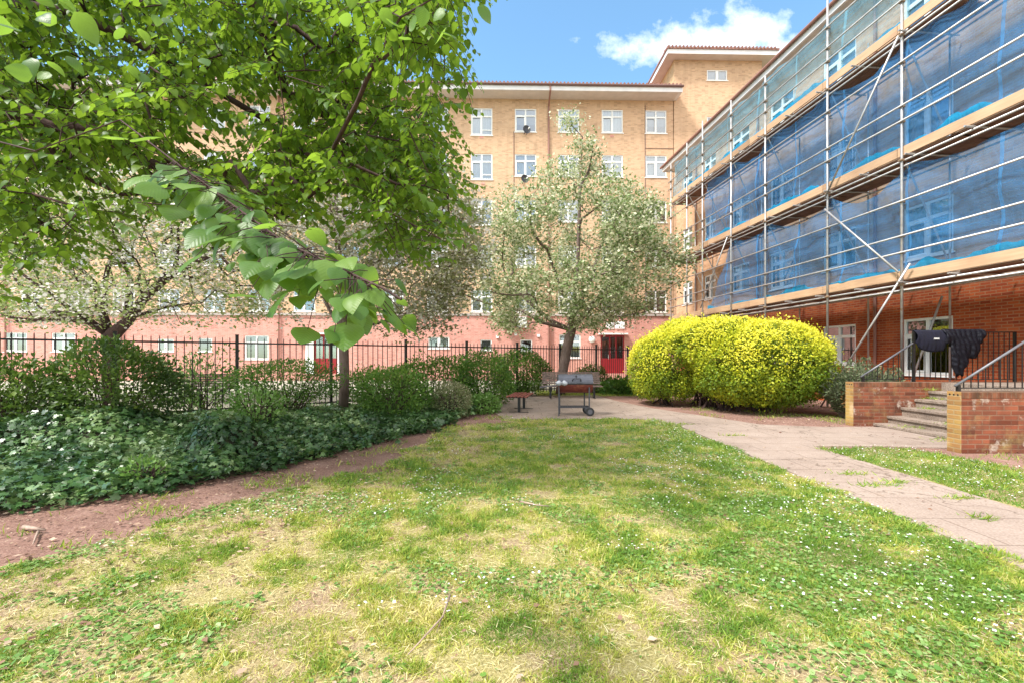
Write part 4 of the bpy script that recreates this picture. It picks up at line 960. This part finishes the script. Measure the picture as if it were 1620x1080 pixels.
for c_ in cen:
    a_ = random.uniform(0, 2*PI); Lt = random.uniform(.28, .62); dv = np.array([math.cos(a_), math.sin(a_), random.uniform(-.75, .25)]); dv /= np.linalg.norm(dv)
    c_ = c_+RNG.normal(0, .07, 3); mid = c_+dv*Lt*.5; end = c_+dv*Lt+np.array([0,0,-.22*Lt]); tw.tube([tuple(c_),tuple(mid),tuple(end)], [.004,.003,.0015], 3, cap=False)
    sd_ = np.cross(dv, [0,0,1]); sd_ /= np.linalg.norm(sd_); nl = int(Lt/.042); base_r = RNG.normal(.5,.2); sz0 = random.uniform(.8, 1.25)
    for q_ in range(nl):
        f_ = (q_+.6)/nl; p_ = (c_*(1-f_)+mid*f_*2*(1-f_)+end*f_*f_) if 0 else (c_+(mid-c_)*2*f_*(1-f_)+(end-c_)*f_*f_); k_ = 1 if q_ % 2 else -1
        LP.append(p_+sd_*k_*.012); LD.append(dv*.55+sd_*k_*random.uniform(.5,1.1)+np.array([0,0,-random.uniform(.15,.8)])); LU.append(np.array([RNG.normal(0,.3),RNG.normal(0,.3),1.])+sd_*k_*.25)
        LS.append(.069*sz0*random.uniform(.65,1.25)*(1-.3*(f_ > .85))); LR.append(np.clip(base_r+RNG.normal(0,.13)+.25*(f_ > .8), 0, 1))
tw.build('twigs', M['bark_dark'], t)
scatter('foliage', M['lime_leaf'], np.array(LP), np.array(LD), np.array(LU), np.array(LS), LIME, t, np.array(LR), True, RNG.uniform(.05,.5,len(LP)))
# large near leaves hung along the low branch
pts = []
path_ = [np.array(p) for p in near_pts[1:]]
tw = MB(); LP = []; LD = []; LS = []; LU = []
seg = np.linspace(0, .9, 205)**.9
cum = np.cumsum([0]+[np.linalg.norm(path_[i+1]-path_[i]) for i in range(len(path_)-1)]); tot = cum[-1]
for s in seg:
    for rep in range(1):
        L = s*tot; i = min(len(path_)-2, int(np.searchsorted(cum, L, 'right')-1)); f = (L-cum[i])/(cum[i+1]-cum[i]); p = path_[i]*(1-f)+path_[i+1]*f
        dirv = path_[i+1]-path_[i]; dirv /= np.linalg.norm(dirv); k = -1 if int(s*1891) % 2 else 1
        side = np.cross(dirv, [0,0,1]); side /= np.linalg.norm(side)
        tl = random.uniform(.02, .16) if random.random() < .6 else random.uniform(.1, .26)
        off = side*k*random.uniform(.2, 1)+np.array([0,0,random.uniform(-1.1,.25)])+dirv*random.uniform(-.1,.7); off = off/np.linalg.norm(off)*tl
        q = p+off; tw.tube([p, p+off*.5+np.array([0,0,.006]), q], [.0022,.0016,.0011], 4, cap=False)
        d = np.array([off[0]*2.2, off[1]*2.2, -.10-.12*random.random()])+dirv*.06+RNG.normal(0, .05, 3); LP.append(q); LD.append(d)
        LU.append(np.array([RNG.normal(0,.35), RNG.normal(-.35,.35), 1.0])); LS.append(random.uniform(.05, .10) if random.random() < .7 else random.uniform(.035,.06))
tw.build('twigs', M['bark_dark'], t, smooth=True)
# refine near leaf outline with a finer, gently pleated template
def fine_leaf():
    v = []; f = []; nu = 9; nv_ = 4
    def half_w(x):
        return (.50*math.sin(PI*min(1, max(0, (x+.10)/1.02))**.62) if x < .92 else .0)
    xs = np.linspace(0, 1, nu)
    for i, x in enumerate(xs):
        wv = .52*(math.sin(PI*x**.60)**.75) if 0 < x < 1 else 0
        back = -.10*math.exp(-x*7)
        for j in range(-nv_, nv_+1):
            g_ = j/nv_; yv = wv*g_; saw = 0
            xx = x*1.05+(back*(abs(g_)**1.5)) - .0 + (-.10*abs(g_)*(1-x)*.8); zv = .10*abs(yv)*1.6-.5*yv*yv+0
            v.append((xx, yv*(1+saw*4), zv))
    W_ = 2*nv_+1
    for i in range(nu-1):
        for j in range(W_-1): f.append((i*W_+j,(i+1)*W_+j,(i+1)*W_+j+1,i*W_+j+1))
    return (v, f)
scatter('near_leaves', M['lime_near'], np.array(LP), np.array(LD), np.array(LU), np.array(LS), fine_leaf(), t, None, True, RNG.uniform(.05,.45,len(LP)))
# leafy sprigs near the top edge
SP = [P_(640,8,1.9),P_(690,10,1.8),P_(728,-14,1.8),P_(560,-5,2.1),P_(30,5,1.7),P_(75,20,1.8),P_(120,45,1.9),P_(70,60,2.0),P_(30,120,2.0),P_(180,100,2.3),P_(20,60,1.9),P_(250,40,2.5),P_(300,90,2.6)]
leafcloud('near_leaves', M['lime_near'], [(p_[0]*1.35, p_[1]*1.35, EYE+(p_[2]-EYE)*1.35) for p_ in SP], 4, (.10,.10,.07), .078, fine_leaf(), t, .6, .7, None, True, .2, .3)
#%%SHRUBS
def ellshell(n, c, r, inner=.55, seed=0, lump=.18, zmin=.02, sup=1.0):
    d = norm(RNG.normal(0, 1, (n,3))); d = np.sign(d)*np.abs(d)**sup if sup != 1 else d; q = fbm(d[:,0]*2.2+d[:,2]*1.3+10+seed*3.3, d[:,1]*2.2+d[:,2]*1.7+10+seed*1.7, 3)
    rad = (1+lump*(q-.5)*3)*(inner+(1-inner)*RNG.random(n)**.45)
    P = np.array(c)+d*rad[:,None]*np.array(r); k = P[:,2] > zmin; return P[k], d[k]
def shrub(name, label, c, r, n, size, mat, inner=.45, lump=.2, tmpl=DIAMOND, seed=0, stems=True, extra=None, group='shrubs in the planted bed', cat='shrub', droop=.0, smat='bark_dark', updir=.5):
    t = thing(name, label, cat, (c[0],c[1],0), 0, group); c0 = np.array((0,0,c[2]))
    n = int(n*1.2); P, d = ellshell(n, c0, r, inner, seed, lump)
    D = d+RNG.normal(0, .6, P.shape); D[:,2] += .2-droop; U = d*.6+RNG.normal(0, .5, P.shape); U[:,2] += updir
    q = clumpy(2.0)(P, len(P)); scatter('foliage', mat, P, D, U, size*(1+.3*RNG.normal(0,1,len(P))).clip(.4,1.8), tmpl, t, q)
    if stems:
        mb = MB()
        for i in range(26):
            dd = norm(RNG.normal(0, 1, (1,3)))[0]; dd[2] = abs(dd[2])*.9+.1; e_ = c0+dd*np.array(r)*.88; b_ = (RNG.normal(0,.12)*r[0], RNG.normal(0,.12)*r[1], 0)
            md = (np.array(b_)*.4+e_*.6)+np.array([0,0,.1*r[2]]); mb.tube([b_, tuple(md), tuple(e_)], [.014,.009,.004], 5)
        mb.build('stems', M[smat], t)
    if extra:
        P2, d2 = ellshell(extra[0], c0, r, .9, seed, lump); scatter('flowers', extra[1], P2, d2+RNG.normal(0,.5,P2.shape), d2+RNG.normal(0,.3,P2.shape), extra[2], ROUND, t)
    return t
def gnd(u, v): x, y = onground(u, v); return x, y
shrub('privet_bush', 'wide dark green shrub at left over the ivy, under the spreading tree', (-6.85,7.9,1.02), (1.12,.75,.78), 7000, .065, M['shrub_dark'], .4, .25, seed=1)
shrub('leafy_bush', 'loose dark shrub at the left edge against the fence', (-8.3,7.5,.75), (1.0,.6,.8), 4800, .07, M['shrub_dark'], .3, .3, seed=2)
shrub('twiggy_bush', 'broad grey green shrub with bare stems left of the slender trunk', (-5.05,10.2,.95), (1.3,.75,.52), 6000, .05, M['shrub_mid'], .4, .25, seed=3)
shrub('leafy_bush', 'green shrub just right of the slender trunk', (-2.85,10.9,.65), (.95,.7,.65), 4600, .06, M['shrub_mid'], .4, .2, seed=4)
shrub('leafy_bush', 'bright green bush behind the pale round bush', (-2.2,13.2,.75), (1.35,.8,.85), 5600, .07, M['shrub_mid'], .4, .22, seed=5)
shrub('variegated_bush', 'small round pale bush at the edge of the ivy', (-1.5,11.35,.42), (.52,.5,.50), 3800, .04, M['shrub_pale'], .5, .12, seed=6)
shrub('leafy_bush', 'tall bright green bush left of the maroon bench', (-.95,14.3,.75), (1.0,.9,.95), 6200, .07, M['shrub_mid'], .4, .2, seed=7)
shrub('leafy_bush', 'large green bush with small pale flowers, left of the brown bench', (.35,17.7,.9), (1.2,.8,.9), 7600, .075, M['shrub_mid'], .4, .15, seed=8, extra=(160, M['shrub_pale'], .05))
shrub('leafy_bush', 'low fresh green plant at the patio corner beside the pale round bush', (-.72,12.3,.2), (.48,.5,.34), 1800, .07, M['clover'], .3, .3, seed=9)
shrub('leafy_bush', 'dark green shrub between the brown bench and the golden hedge', (3.35,19.3,.5), (.75,.6,.65), 3200, .07, M['shrub_dark'], .4, .2, seed=10)
shrub('grassy_plant', 'tuft of long green leaves at the foot of the golden hedge', (4.45,18.6,.2), (.75,.6,.42), 1600, .14, M['shrub_mid'], .2, .3, seed=11)
shrub('leafy_bush', 'low leafy plant beneath the fence at the far left of the bed', (-3.9,13.3,.7), (1.3,.5,.55), 3200, .07, M['shrub_mid'], .3, .35, seed=12)
shrub('leafy_bush', 'thin climbing shrub on the fence between the two pale trees', (-8.0,11.6,.8), (1.3,.35,.95), 1700, .08, M['clover'], .2, .5, seed=13)
shrub('weed_plant', 'bright green leafy weed standing in the ivy right of the dark privet', (-4.75,8.5,.55), (.55,.35,.38), 900, .07, M['clover'], .3, .3, seed=14, group='weeds standing in the ivy', cat='weed')
shrub('weed_plant', 'small bright weed at the front edge of the ivy on the bare soil', (-4.15,5.15,.16), (.28,.2,.2), 420, .05, M['clover'], .3, .3, seed=15, group='weeds standing in the ivy', cat='weed')
# golden hedge
h = thing('golden_hedge', 'large clipped golden yellow hedge of merged domes beside the path', 'hedge', (6.3,13.4,0))
lobes = [((.55,-.75,1.36),(1.85,1.75,1.24)), ((-.25,-.55,1.80),(1.35,1.25,.88)), ((-.35,.95,1.62),(1.75,1.35,1.15)), ((-1.45,1.05,1.20),(1.15,1.35,1.15)), ((.7,.6,1.5),(1.6,1.6,1.15)),((-.5,.1,1.85),(1.35,1.3,.72))]
def hedge_pts(n, shr, lump, seed):
    Ps = []; Ds = []
    for li, (c, r) in enumerate(lobes):
        m_ = int(n*(r[0]*r[1])/10.); P, d = ellshell(m_, c, r, 1.0, seed, 0, .12, .84); 
        q = fbm(P[:,0]*1.1+5, P[:,1]*1.1+P[:,2]*1.3+5, 4); q2 = fbm(P[:,0]*6+5, P[:,1]*6+P[:,2]*6+5, 2)
        s_ = shr*.965+lump*(q-.5)+.10*(q2-.5); P = np.array(c)+(P-np.array(c))*s_[:,None]
        # tuck the foot in: clipped domes narrow towards the ground
        keep = np.ones(len(P), bool)
        for lj, (c2, r2) in enumerate(lobes):
            if lj == li: continue
            keep &= np.sum(((P-np.array(c2))/np.array(r2))**2, axis=1) > .88
        keep &= P[:,2] > .12; Ps.append(P[keep]); Ds.append(d[keep])
    return np.concatenate(Ps), np.concatenate(Ds)
P, d = hedge_pts(115000, .98, .16, 1); hol = fbm(P[:,0]*2.6+9, P[:,2]*2.6+P[:,1]*2.2+9, 3); k = (hol > .36) | (RNG.random(len(P)) < .25); P = P[k]; d = d[k]; P = P-d*(RNG.random(len(P))**2*.16)[:,None]; st_ = (RNG.random(len(P)) < .16) & (fbm(P[:,0]*5+2, P[:,1]*5+P[:,2]*5+2, 2) > .58); P[st_] += d[st_]*RNG.uniform(.02,.17,(st_.sum(),1))
D = d*.7+RNG.normal(0,.7,P.shape); D[:,2] += .15; U = d*.8+RNG.normal(0,.45,P.shape); U[:,2] += .35
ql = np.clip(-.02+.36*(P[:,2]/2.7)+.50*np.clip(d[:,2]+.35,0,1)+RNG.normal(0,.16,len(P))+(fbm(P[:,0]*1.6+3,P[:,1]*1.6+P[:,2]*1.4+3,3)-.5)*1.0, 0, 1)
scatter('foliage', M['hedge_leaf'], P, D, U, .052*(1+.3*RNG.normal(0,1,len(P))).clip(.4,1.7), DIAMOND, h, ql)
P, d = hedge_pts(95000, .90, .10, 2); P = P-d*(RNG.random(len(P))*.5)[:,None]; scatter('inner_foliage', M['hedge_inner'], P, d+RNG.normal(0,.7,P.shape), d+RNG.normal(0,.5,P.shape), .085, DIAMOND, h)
mb = MB()
for (c, r) in lobes:
    for i in range(12):
        dd = norm(RNG.normal(0,1,(1,3)))[0]; dd[2] = abs(dd[2])*.4-.1; e_ = np.array(c)+dd*np.array(r)*.8; mb.tube([(c[0]+RNG.normal(0,.15),c[1]+RNG.normal(0,.15),0),(c[0]+dd[0]*.4,c[1]+dd[1]*.4,.6),tuple(e_)],[.03,.02,.008],5)
mb.build('stems', M['bark_dark'], h)
# rosemary by the step wall
t = thing('rosemary_bush', 'grey green rosemary bush between the hedge and the brick step wall', 'shrub', (8.45,11.25,0))
mb = MB(); LPs = []; LDs = []
for i in range(380):
    a = random.uniform(0, 2*PI); rr_ = math.sqrt(random.random()); b_ = np.array([rr_*.25*math.cos(a), rr_*.3*math.sin(a), 0.]); hh = random.uniform(.9,1.6)*(1-.25*rr_)
    tip = np.array([rr_*1.0*math.cos(a)+.1, rr_*.85*math.sin(a), hh]); md = b_*.5+tip*.5+np.array([0,0,.1]); mb.tube([tuple(b_),tuple(md),tuple(tip)],[.006,.004,.002],4,cap=False)
    for k in range(34):
        f = .15+.85*k/34; p = (1-f)**2*b_+2*f*(1-f)*md+f*f*tip; dv = tip-md; dv /= np.linalg.norm(dv); LPs.append(p); LDs.append(dv*.9+RNG.normal(0,.6,3))
mb.build('stems', M['bark_pale'], t)
LPs = np.array(LPs); LDs = np.array(LDs); scatter('foliage', M['rosemary'], LPs, LDs, RNG.normal(0,1,LPs.shape), .105, ([(0,0,0),(.4,.14,.02),(1,0,0),(.4,-.14,.02)],[(0,2,1),(0,3,2)]), t)
pc, dc = ellshell(500, (-.1,-.45,.5), (.5,.3,.25), .3, 3, .2); scatter('dead_leaves', M['bronze'], pc, dc, dc+RNG.normal(0,.5,dc.shape), .07, DIAMOND, t)
#%%GROUNDCOVER
# ivy: mounded sheet of leaves over the bed
IVP = [(-16,-2),(-16,5),(-10.3,8.6),(-2.6,15.0),(-1.0,13.6),(-.9,11.9),(-1.25,10.6),(-2.1,8.0),(-2.75,6.5),(-3.5,5.3),(-4.4,4.5),(-5.6,3.7),(-8,3.0),(-9,-2)]
mounds = [(-6.6,7.5,.50,.95),(-4.25,6.75,.46,.50),(-7.9,6.7,.32,.8),(-3.9,9.2,.16,1.1),(-8.9,7.9,.5,.8),(-5.2,9.8,.12,1.0)]
def ivyz(x, y):
    z = .05+.14*fbm(x*.9+9, y*.9+9, 3)+.22*(fbm(x*2.7+19, y*2.7+4, 3)-.4)
    for mx_, my_, hh, rr_ in mounds: z = z+hh*np.exp(-(((x-mx_)**2+(y-my_)**2)/(rr_**2))**1.4)
    return z
n = 150000; X = RNG.uniform(-11, -.8, n); Y = RNG.uniform(2.2, 14.5, n)
wob = (fbm(X*2.2+4, Y*2.2+4, 4)-.5)*1.3+RNG.normal(0,.07,len(X))
k = inpoly(X+wob, Y+wob*.5, IVP) & (np.abs(X/Y) < 1.3); X = X[k]; Y = Y[k]
keep = RNG.random(len(X)) < np.clip(1.25-(Y-4)*.075, .35, 1); X = X[keep]; Y = Y[keep]
Z = ivyz(X, Y); gxn = (ivyz(X+.05, Y)-Z)/.05; gyn = (ivyz(X, Y+.05)-Z)/.05
Nn = norm(np.stack([-gxn, -gyn, np.ones_like(Z)], 1)); P = np.stack([X, Y, Z], 1)+Nn*(RNG.normal(0, .05, len(Z)))[:,None]
D = RNG.normal(0,1,P.shape); D = D-Nn*np.sum(D*Nn,1)[:,None]*.8; D[:,2] -= .2; U = Nn+RNG.normal(0,.48,P.shape)
o = scatter('ivy', M['ivy'], P, D, U, .058*(1+.42*RNG.normal(0,1,len(P))).clip(.3,2.0)*(1+.03*(Y-4)), IVY, None, clumpy(2.2,.8)(P, len(P)))
tag(o, 'dark green ivy carpet covering the bed under the fence shrubs', 'ivy', None, 'stuff')
# the soil heaped under the ivy
gxs = np.linspace(-11,-.8,80); gys = np.linspace(2.2,14.5,90); GX, GY = np.meshgrid(gxs, gys, indexing='ij')
ins = inpoly(GX.ravel()+.25, GY.ravel()-.1, IVP).reshape(GX.shape); GZ = np.where(ins, ivyz(GX, GY)-.10, -.06)
V = np.stack([GX,GY,GZ],-1).reshape(-1,3); idx = np.arange(len(V)).reshape(GX.shape); q = np.stack([idx[:-1,:-1],idx[1:,:-1],idx[1:,1:],idx[:-1,1:]],-1).reshape(-1,4)
m, nt = newmat('ivy_soil'); finish(nt, ramp(nt, noise(nt, objco(nt), 9), [(.3,(.02,.022,.010)),(.7,(.05,.04,.022))]), .95)
tag(mesh_np('planted_mound', V, q.ravel(), np.arange(len(q))*4, m, None, True), kind='structure')
# grass
def grass_pts(poly, n, x0, x1, y0, y1, edge=.18):
    X = RNG.uniform(x0, x1, n); Y = RNG.uniform(y0, y1, n); w1 = (fbm(X*2.2+7, Y*2.2+7, 3)-.5)*edge*3; w2 = (fbm(X*2.2+31, Y*2.2+17, 3)-.5)*edge*3
    k = inpoly(X+w1, Y+w2, poly) & (np.abs(X/np.maximum(Y,.1)) < 1.25); return X[k], Y[k]
def patch(X, Y):          # 0 = lush, 1 = straw; and how bare the ground is
    a = fbm(X*1.1+3, Y*1.1+8, 4); b_ = fbm(X*3.2+13, Y*3.2+2, 3); c_ = fbm(X*11+1, Y*11+9, 2)
    right = np.clip((X-.6)/2.2, 0, 1)*np.clip((9.5-Y)/3+.5, .3, 1); left = np.clip((-X-1.6)/2, 0, 1)
    dry = .57+(a-.5)*1.1+(b_-.5)*1.3+(c_-.5)*.9-.30*right-.08*left
    bare = np.clip((b_-.50)*6+(a-.48)*3+left*1.9-right*1.0-.20+(c_-.5)*2.5, 0, 1); return np.clip(dry, 0, 1), bare
bands = [(2.0,3.4,190000),(3.4,5.2,180000),(5.2,8.0,130000),(8.0,11.4,64000)]
AX=[];AY=[];AW=[]
for y0, y1, n in bands:
    x1 = 3.75; x0 = -max(3.0, min(5.2, y1*1.2)); X, Y = grass_pts(LAWN, n, x0, x1, y0, y1, .10); AX.append(X); AY.append(Y); AW.append(np.full(len(X), .8+.10*(y0-2)))
X, Y = grass_pts(LAWN2, 62000, 4.9, 9.5, 3.5, 7.7, .07); AX.append(X); AY.append(Y); AW.append(np.full(len(X), 1.2))
X = np.concatenate(AX); Y = np.concatenate(AY); Wd = np.concatenate(AW)
X = X+.0; dry, bare = patch(X, Y); r2 = X > 4.5; dry[r2] *= .45; bare[r2] *= .1
keep = RNG.random(len(X)) > bare*.93; X = X[keep]; Y = Y[keep]; Wd = Wd[keep]; dry = dry[keep]
tuft = fbm(X*5+2, Y*5+7, 2); n = len(X); P = np.stack([X, Y, np.full(n, .008)], 1)
ln = (.018+.034*tuft**2*1.5)*(1+.35*RNG.normal(0,1,n)).clip(.35,2.0); ln = np.where(dry < .35, ln*1.15, ln)
D = RNG.normal(0, 1, (n,3))*.62; D[:,2] = np.abs(D[:,2])*.5+.38; U = RNG.normal(0,1,(n,3))
wscale = np.array(BLADE[0]); 
rn = np.clip(dry*.95+RNG.normal(0,.16,n), 0, 1)
tag(scatter('grass', M['grass'], P, D, U, ln*Wd*1.1, BLADE if 0 else ([(0,-.06,0),(0,.06,0),(.5,.05,.12),(.5,-.05,.12),(1,0,-.05)],[(0,1,2,3),(3,2,4)]), None, rn), 'patchy yellow and green lawn grass in the foreground and beside the path', 'grass', None, 'stuff')
# dead thatch lying flat between the blades
X, Y = grass_pts(LAWN, 170000, -4.8, 3.75, 2.0, 11.0, .1); dry, bare = patch(X, Y); k = (RNG.random(len(X)) < (.15+dry*.8)) & (RNG.random(len(X)) < np.clip(1.3-Y*.1,.25,1)); X = X[k]; Y = Y[k]; n = len(X)
P = np.stack([X, Y, RNG.uniform(.012,.03,n)], 1); D = RNG.normal(0,1,(n,3)); D[:,2] *= .12; U = RNG.normal(0,.4,(n,3)); U[:,2] += 1
tag(scatter('thatch', M['straw'], P, D, U, .030*(1+.5*RNG.normal(0,1,n)).clip(.3,2.2)*(1+.06*Y), ([(0,-.028,0),(0,.028,0),(.5,.024,.06),(.5,-.024,.06),(1,0,0)],[(0,1,2,3),(3,2,4)]), None, np.clip(RNG.normal(.86,.12,n),0,1)), 'pale dead grass lying flat in the lawn', 'dry grass', None, 'stuff')
# thin grass scattered on the bare soil strip and under the hedge
X = RNG.uniform(-5.5, 0, 60000); Y = RNG.uniform(2.0, 11.5, 60000); q = fbm(X*1.8+3, Y*1.8+44, 3); k = (~inpoly(X, Y, LAWN)) & (~inpoly(X-.15, Y+.1, IVP)) & (q+RNG.normal(0,.05,len(q)) > .50) & inpoly(X, Y, BED)
X2 = RNG.uniform(4.9, 9.6, 26000); Y2 = RNG.uniform(5.4, 19.5, 26000); q2 = fbm(X2*1.2+8, Y2*1.2+4, 3); k2 = (~inpoly(X2, Y2, PATH)) & (~inpoly(X2, Y2, LAWN2)) & ((q2 > .60) | ((Y2 > 10.2) & (X2 > 7.3) & (Y2 < 11.6))) & ~((X2 > 6.9) & (Y2 > 7.0) & (Y2 < 10.2))
X3 = RNG.uniform(1.0, 5.0, 14000); Y3 = RNG.uniform(17.6, 20.5, 14000)
X = np.concatenate([X[k], X2[k2], X3]); Y = np.concatenate([Y[k], Y2[k2], Y3]); n = len(X)
P = np.stack([X, Y, np.full(n, .004)], 1); D = RNG.normal(0,.6,(n,3)); D[:,2] = .9
tag(scatter('sparse_grass', M['grass'], P, D, RNG.normal(0,1,(n,3)), .055*(1+.4*RNG.normal(0,1,n)).clip(.4,2), ([(0,-.07,0),(0,.07,0),(.5,.05,.12),(.5,-.05,.12),(1,0,-.05)],[(0,1,2,3),(3,2,4)]), None, np.clip(RNG.normal(.35,.2,n),0,1)), 'thin weedy grass on the bare soil edges', 'grass', None, 'stuff')
# clover and weeds
X, Y = grass_pts(LAWN, 200000, -4.5, 3.7, 2.0, 11.0, .1); q = fbm(X*2.3+21, Y*2.3+33, 4)+.10*np.clip((X-.5)/2,0,1)+RNG.normal(0,.06,len(X)); k = (q > .55) & (RNG.random(len(X)) < np.clip(1.25-Y*.08,.3,1)); X = X[k]; Y = Y[k]
n = len(X); P = np.stack([X, Y, RNG.uniform(.012,.034,n)], 1); D = RNG.normal(0,1,(n,3)); D[:,2] *= .2; U = RNG.normal(0,.3,(n,3)); U[:,2] += 1
tag(scatter('clover', M['clover'], P, D, U, .0155*(1+.5*RNG.normal(0,1,n)).clip(.3,2.2)*(1+.04*Y), ROUND, None), 'low round leaved clover and weeds among the lawn grass', 'clover', None, 'stuff')
# daisies
X, Y = grass_pts(LAWN, 8000, -3.6, 3.7, 2.0, 11.0, .05); q = fbm(X*1.1+41, Y*1.1+3, 3)+.12*np.clip((X-1)/2,0,1); k = q > .60; X = X[k]; Y = Y[k]
X2, Y2 = grass_pts(LAWN2, 1300, 5, 8.5, 4, 7.6, .05); X = np.concatenate([X, X2]); Y = np.concatenate([Y, Y2]); n = len(X)
a = np.linspace(0, 2*PI, 9)[:-1]; DAISY = ([(0,0,.1)]+[(math.cos(t_)*.5*(1 if i % 2 else .8), math.sin(t_)*.5*(1 if i % 2 else .8), 0) for i, t_ in enumerate(a)], [(0,i+1,(i+1) % 8+1) for i in range(8)])
P = np.stack([X, Y, RNG.uniform(.035,.07,n)], 1); D = RNG.normal(0,1,(n,3)); D[:,2] *= .15; U = RNG.normal(0,.3,(n,3)); U[:,2] += 1
tag(scatter('daisies', M['daisy'], P, D, U, RNG.uniform(.012,.022,n), DAISY, None), 'tiny white daisies dotted through the lawn', 'daisies', None, 'stuff')
# dry litter on soil and path
X = RNG.uniform(-6, 8, 70000); Y = RNG.uniform(2, 17, 70000); k = inpoly(X, Y, BED) | (inpoly(X, Y, PATH) & (RNG.random(len(X)) < .05)) | ((X > 4.9) & (Y > 7) & ~inpoly(X, Y, PATH)) | (inpoly(X,Y,LAWN) & (RNG.random(len(X)) < .12)); X = X[k]; Y = Y[k]; n = len(X)
P = np.stack([X, Y, np.full(n,.027)+RNG.uniform(0,.008,n)], 1); D = RNG.normal(0,1,(n,3)); D[:,2] *= .1; U = RNG.normal(0,.25,(n,3)); U[:,2] += 1
tag(scatter('leaf_litter', M['litter'], P, D, U, .024*(1+.6*RNG.normal(0,1,n)).clip(.2,2.6), DIAMOND, None), 'dry leaf and twig litter on soil and path', 'leaf litter', None, 'stuff')
# weeds in the joints of path and steps
WX = []; 
for (x, y, z, s_) in [(*onground(1080,672),.02,.3),(*onground(1160,690),.02,.25),(*onground(1390,770),.02,.35),(*onground(1350,752),.02,.3),(*onground(1420,765),.02,.2),(*onground(1515,790),.02,.25),(*onground(1555,823),.02,.12),
     (7.85,8.1,.03,.5),(7.95,7.5,.05,.3),(8.1,9.2,.09,.4),(8.4,8.6,.25,.4),(8.7,9.5,.43,.3),(9.0,9.7,.62,.25),(9.02,9.85,.8,.2),(8.15,7.7,.1,.4)]:
    m_ = int(60+140*s_); WX.append(np.stack([x+RNG.normal(0,s_*.45,m_), y+RNG.normal(0,.035,m_) if y < 7.4 or x < 7 else y+RNG.normal(0,.12,m_), np.full(m_,z)],1))
P = np.concatenate(WX); n = len(P); D = RNG.normal(0,.8,(n,3)); D[:,2] = .6
tag(scatter('joint_weeds', M['grass'], P, D, RNG.normal(0,1,(n,3)), .05*(1+.5*RNG.normal(0,1,n)).clip(.3,2), ([(0,-.07,0),(0,.07,0),(.5,.06,.12),(.5,-.06,.12),(1,0,-.05)],[(0,1,2,3),(3,2,4)]), None, np.clip(RNG.normal(.3,.18,n),0,1)), 'small weeds growing in the joints of path and steps', 'weeds', None, 'stuff')
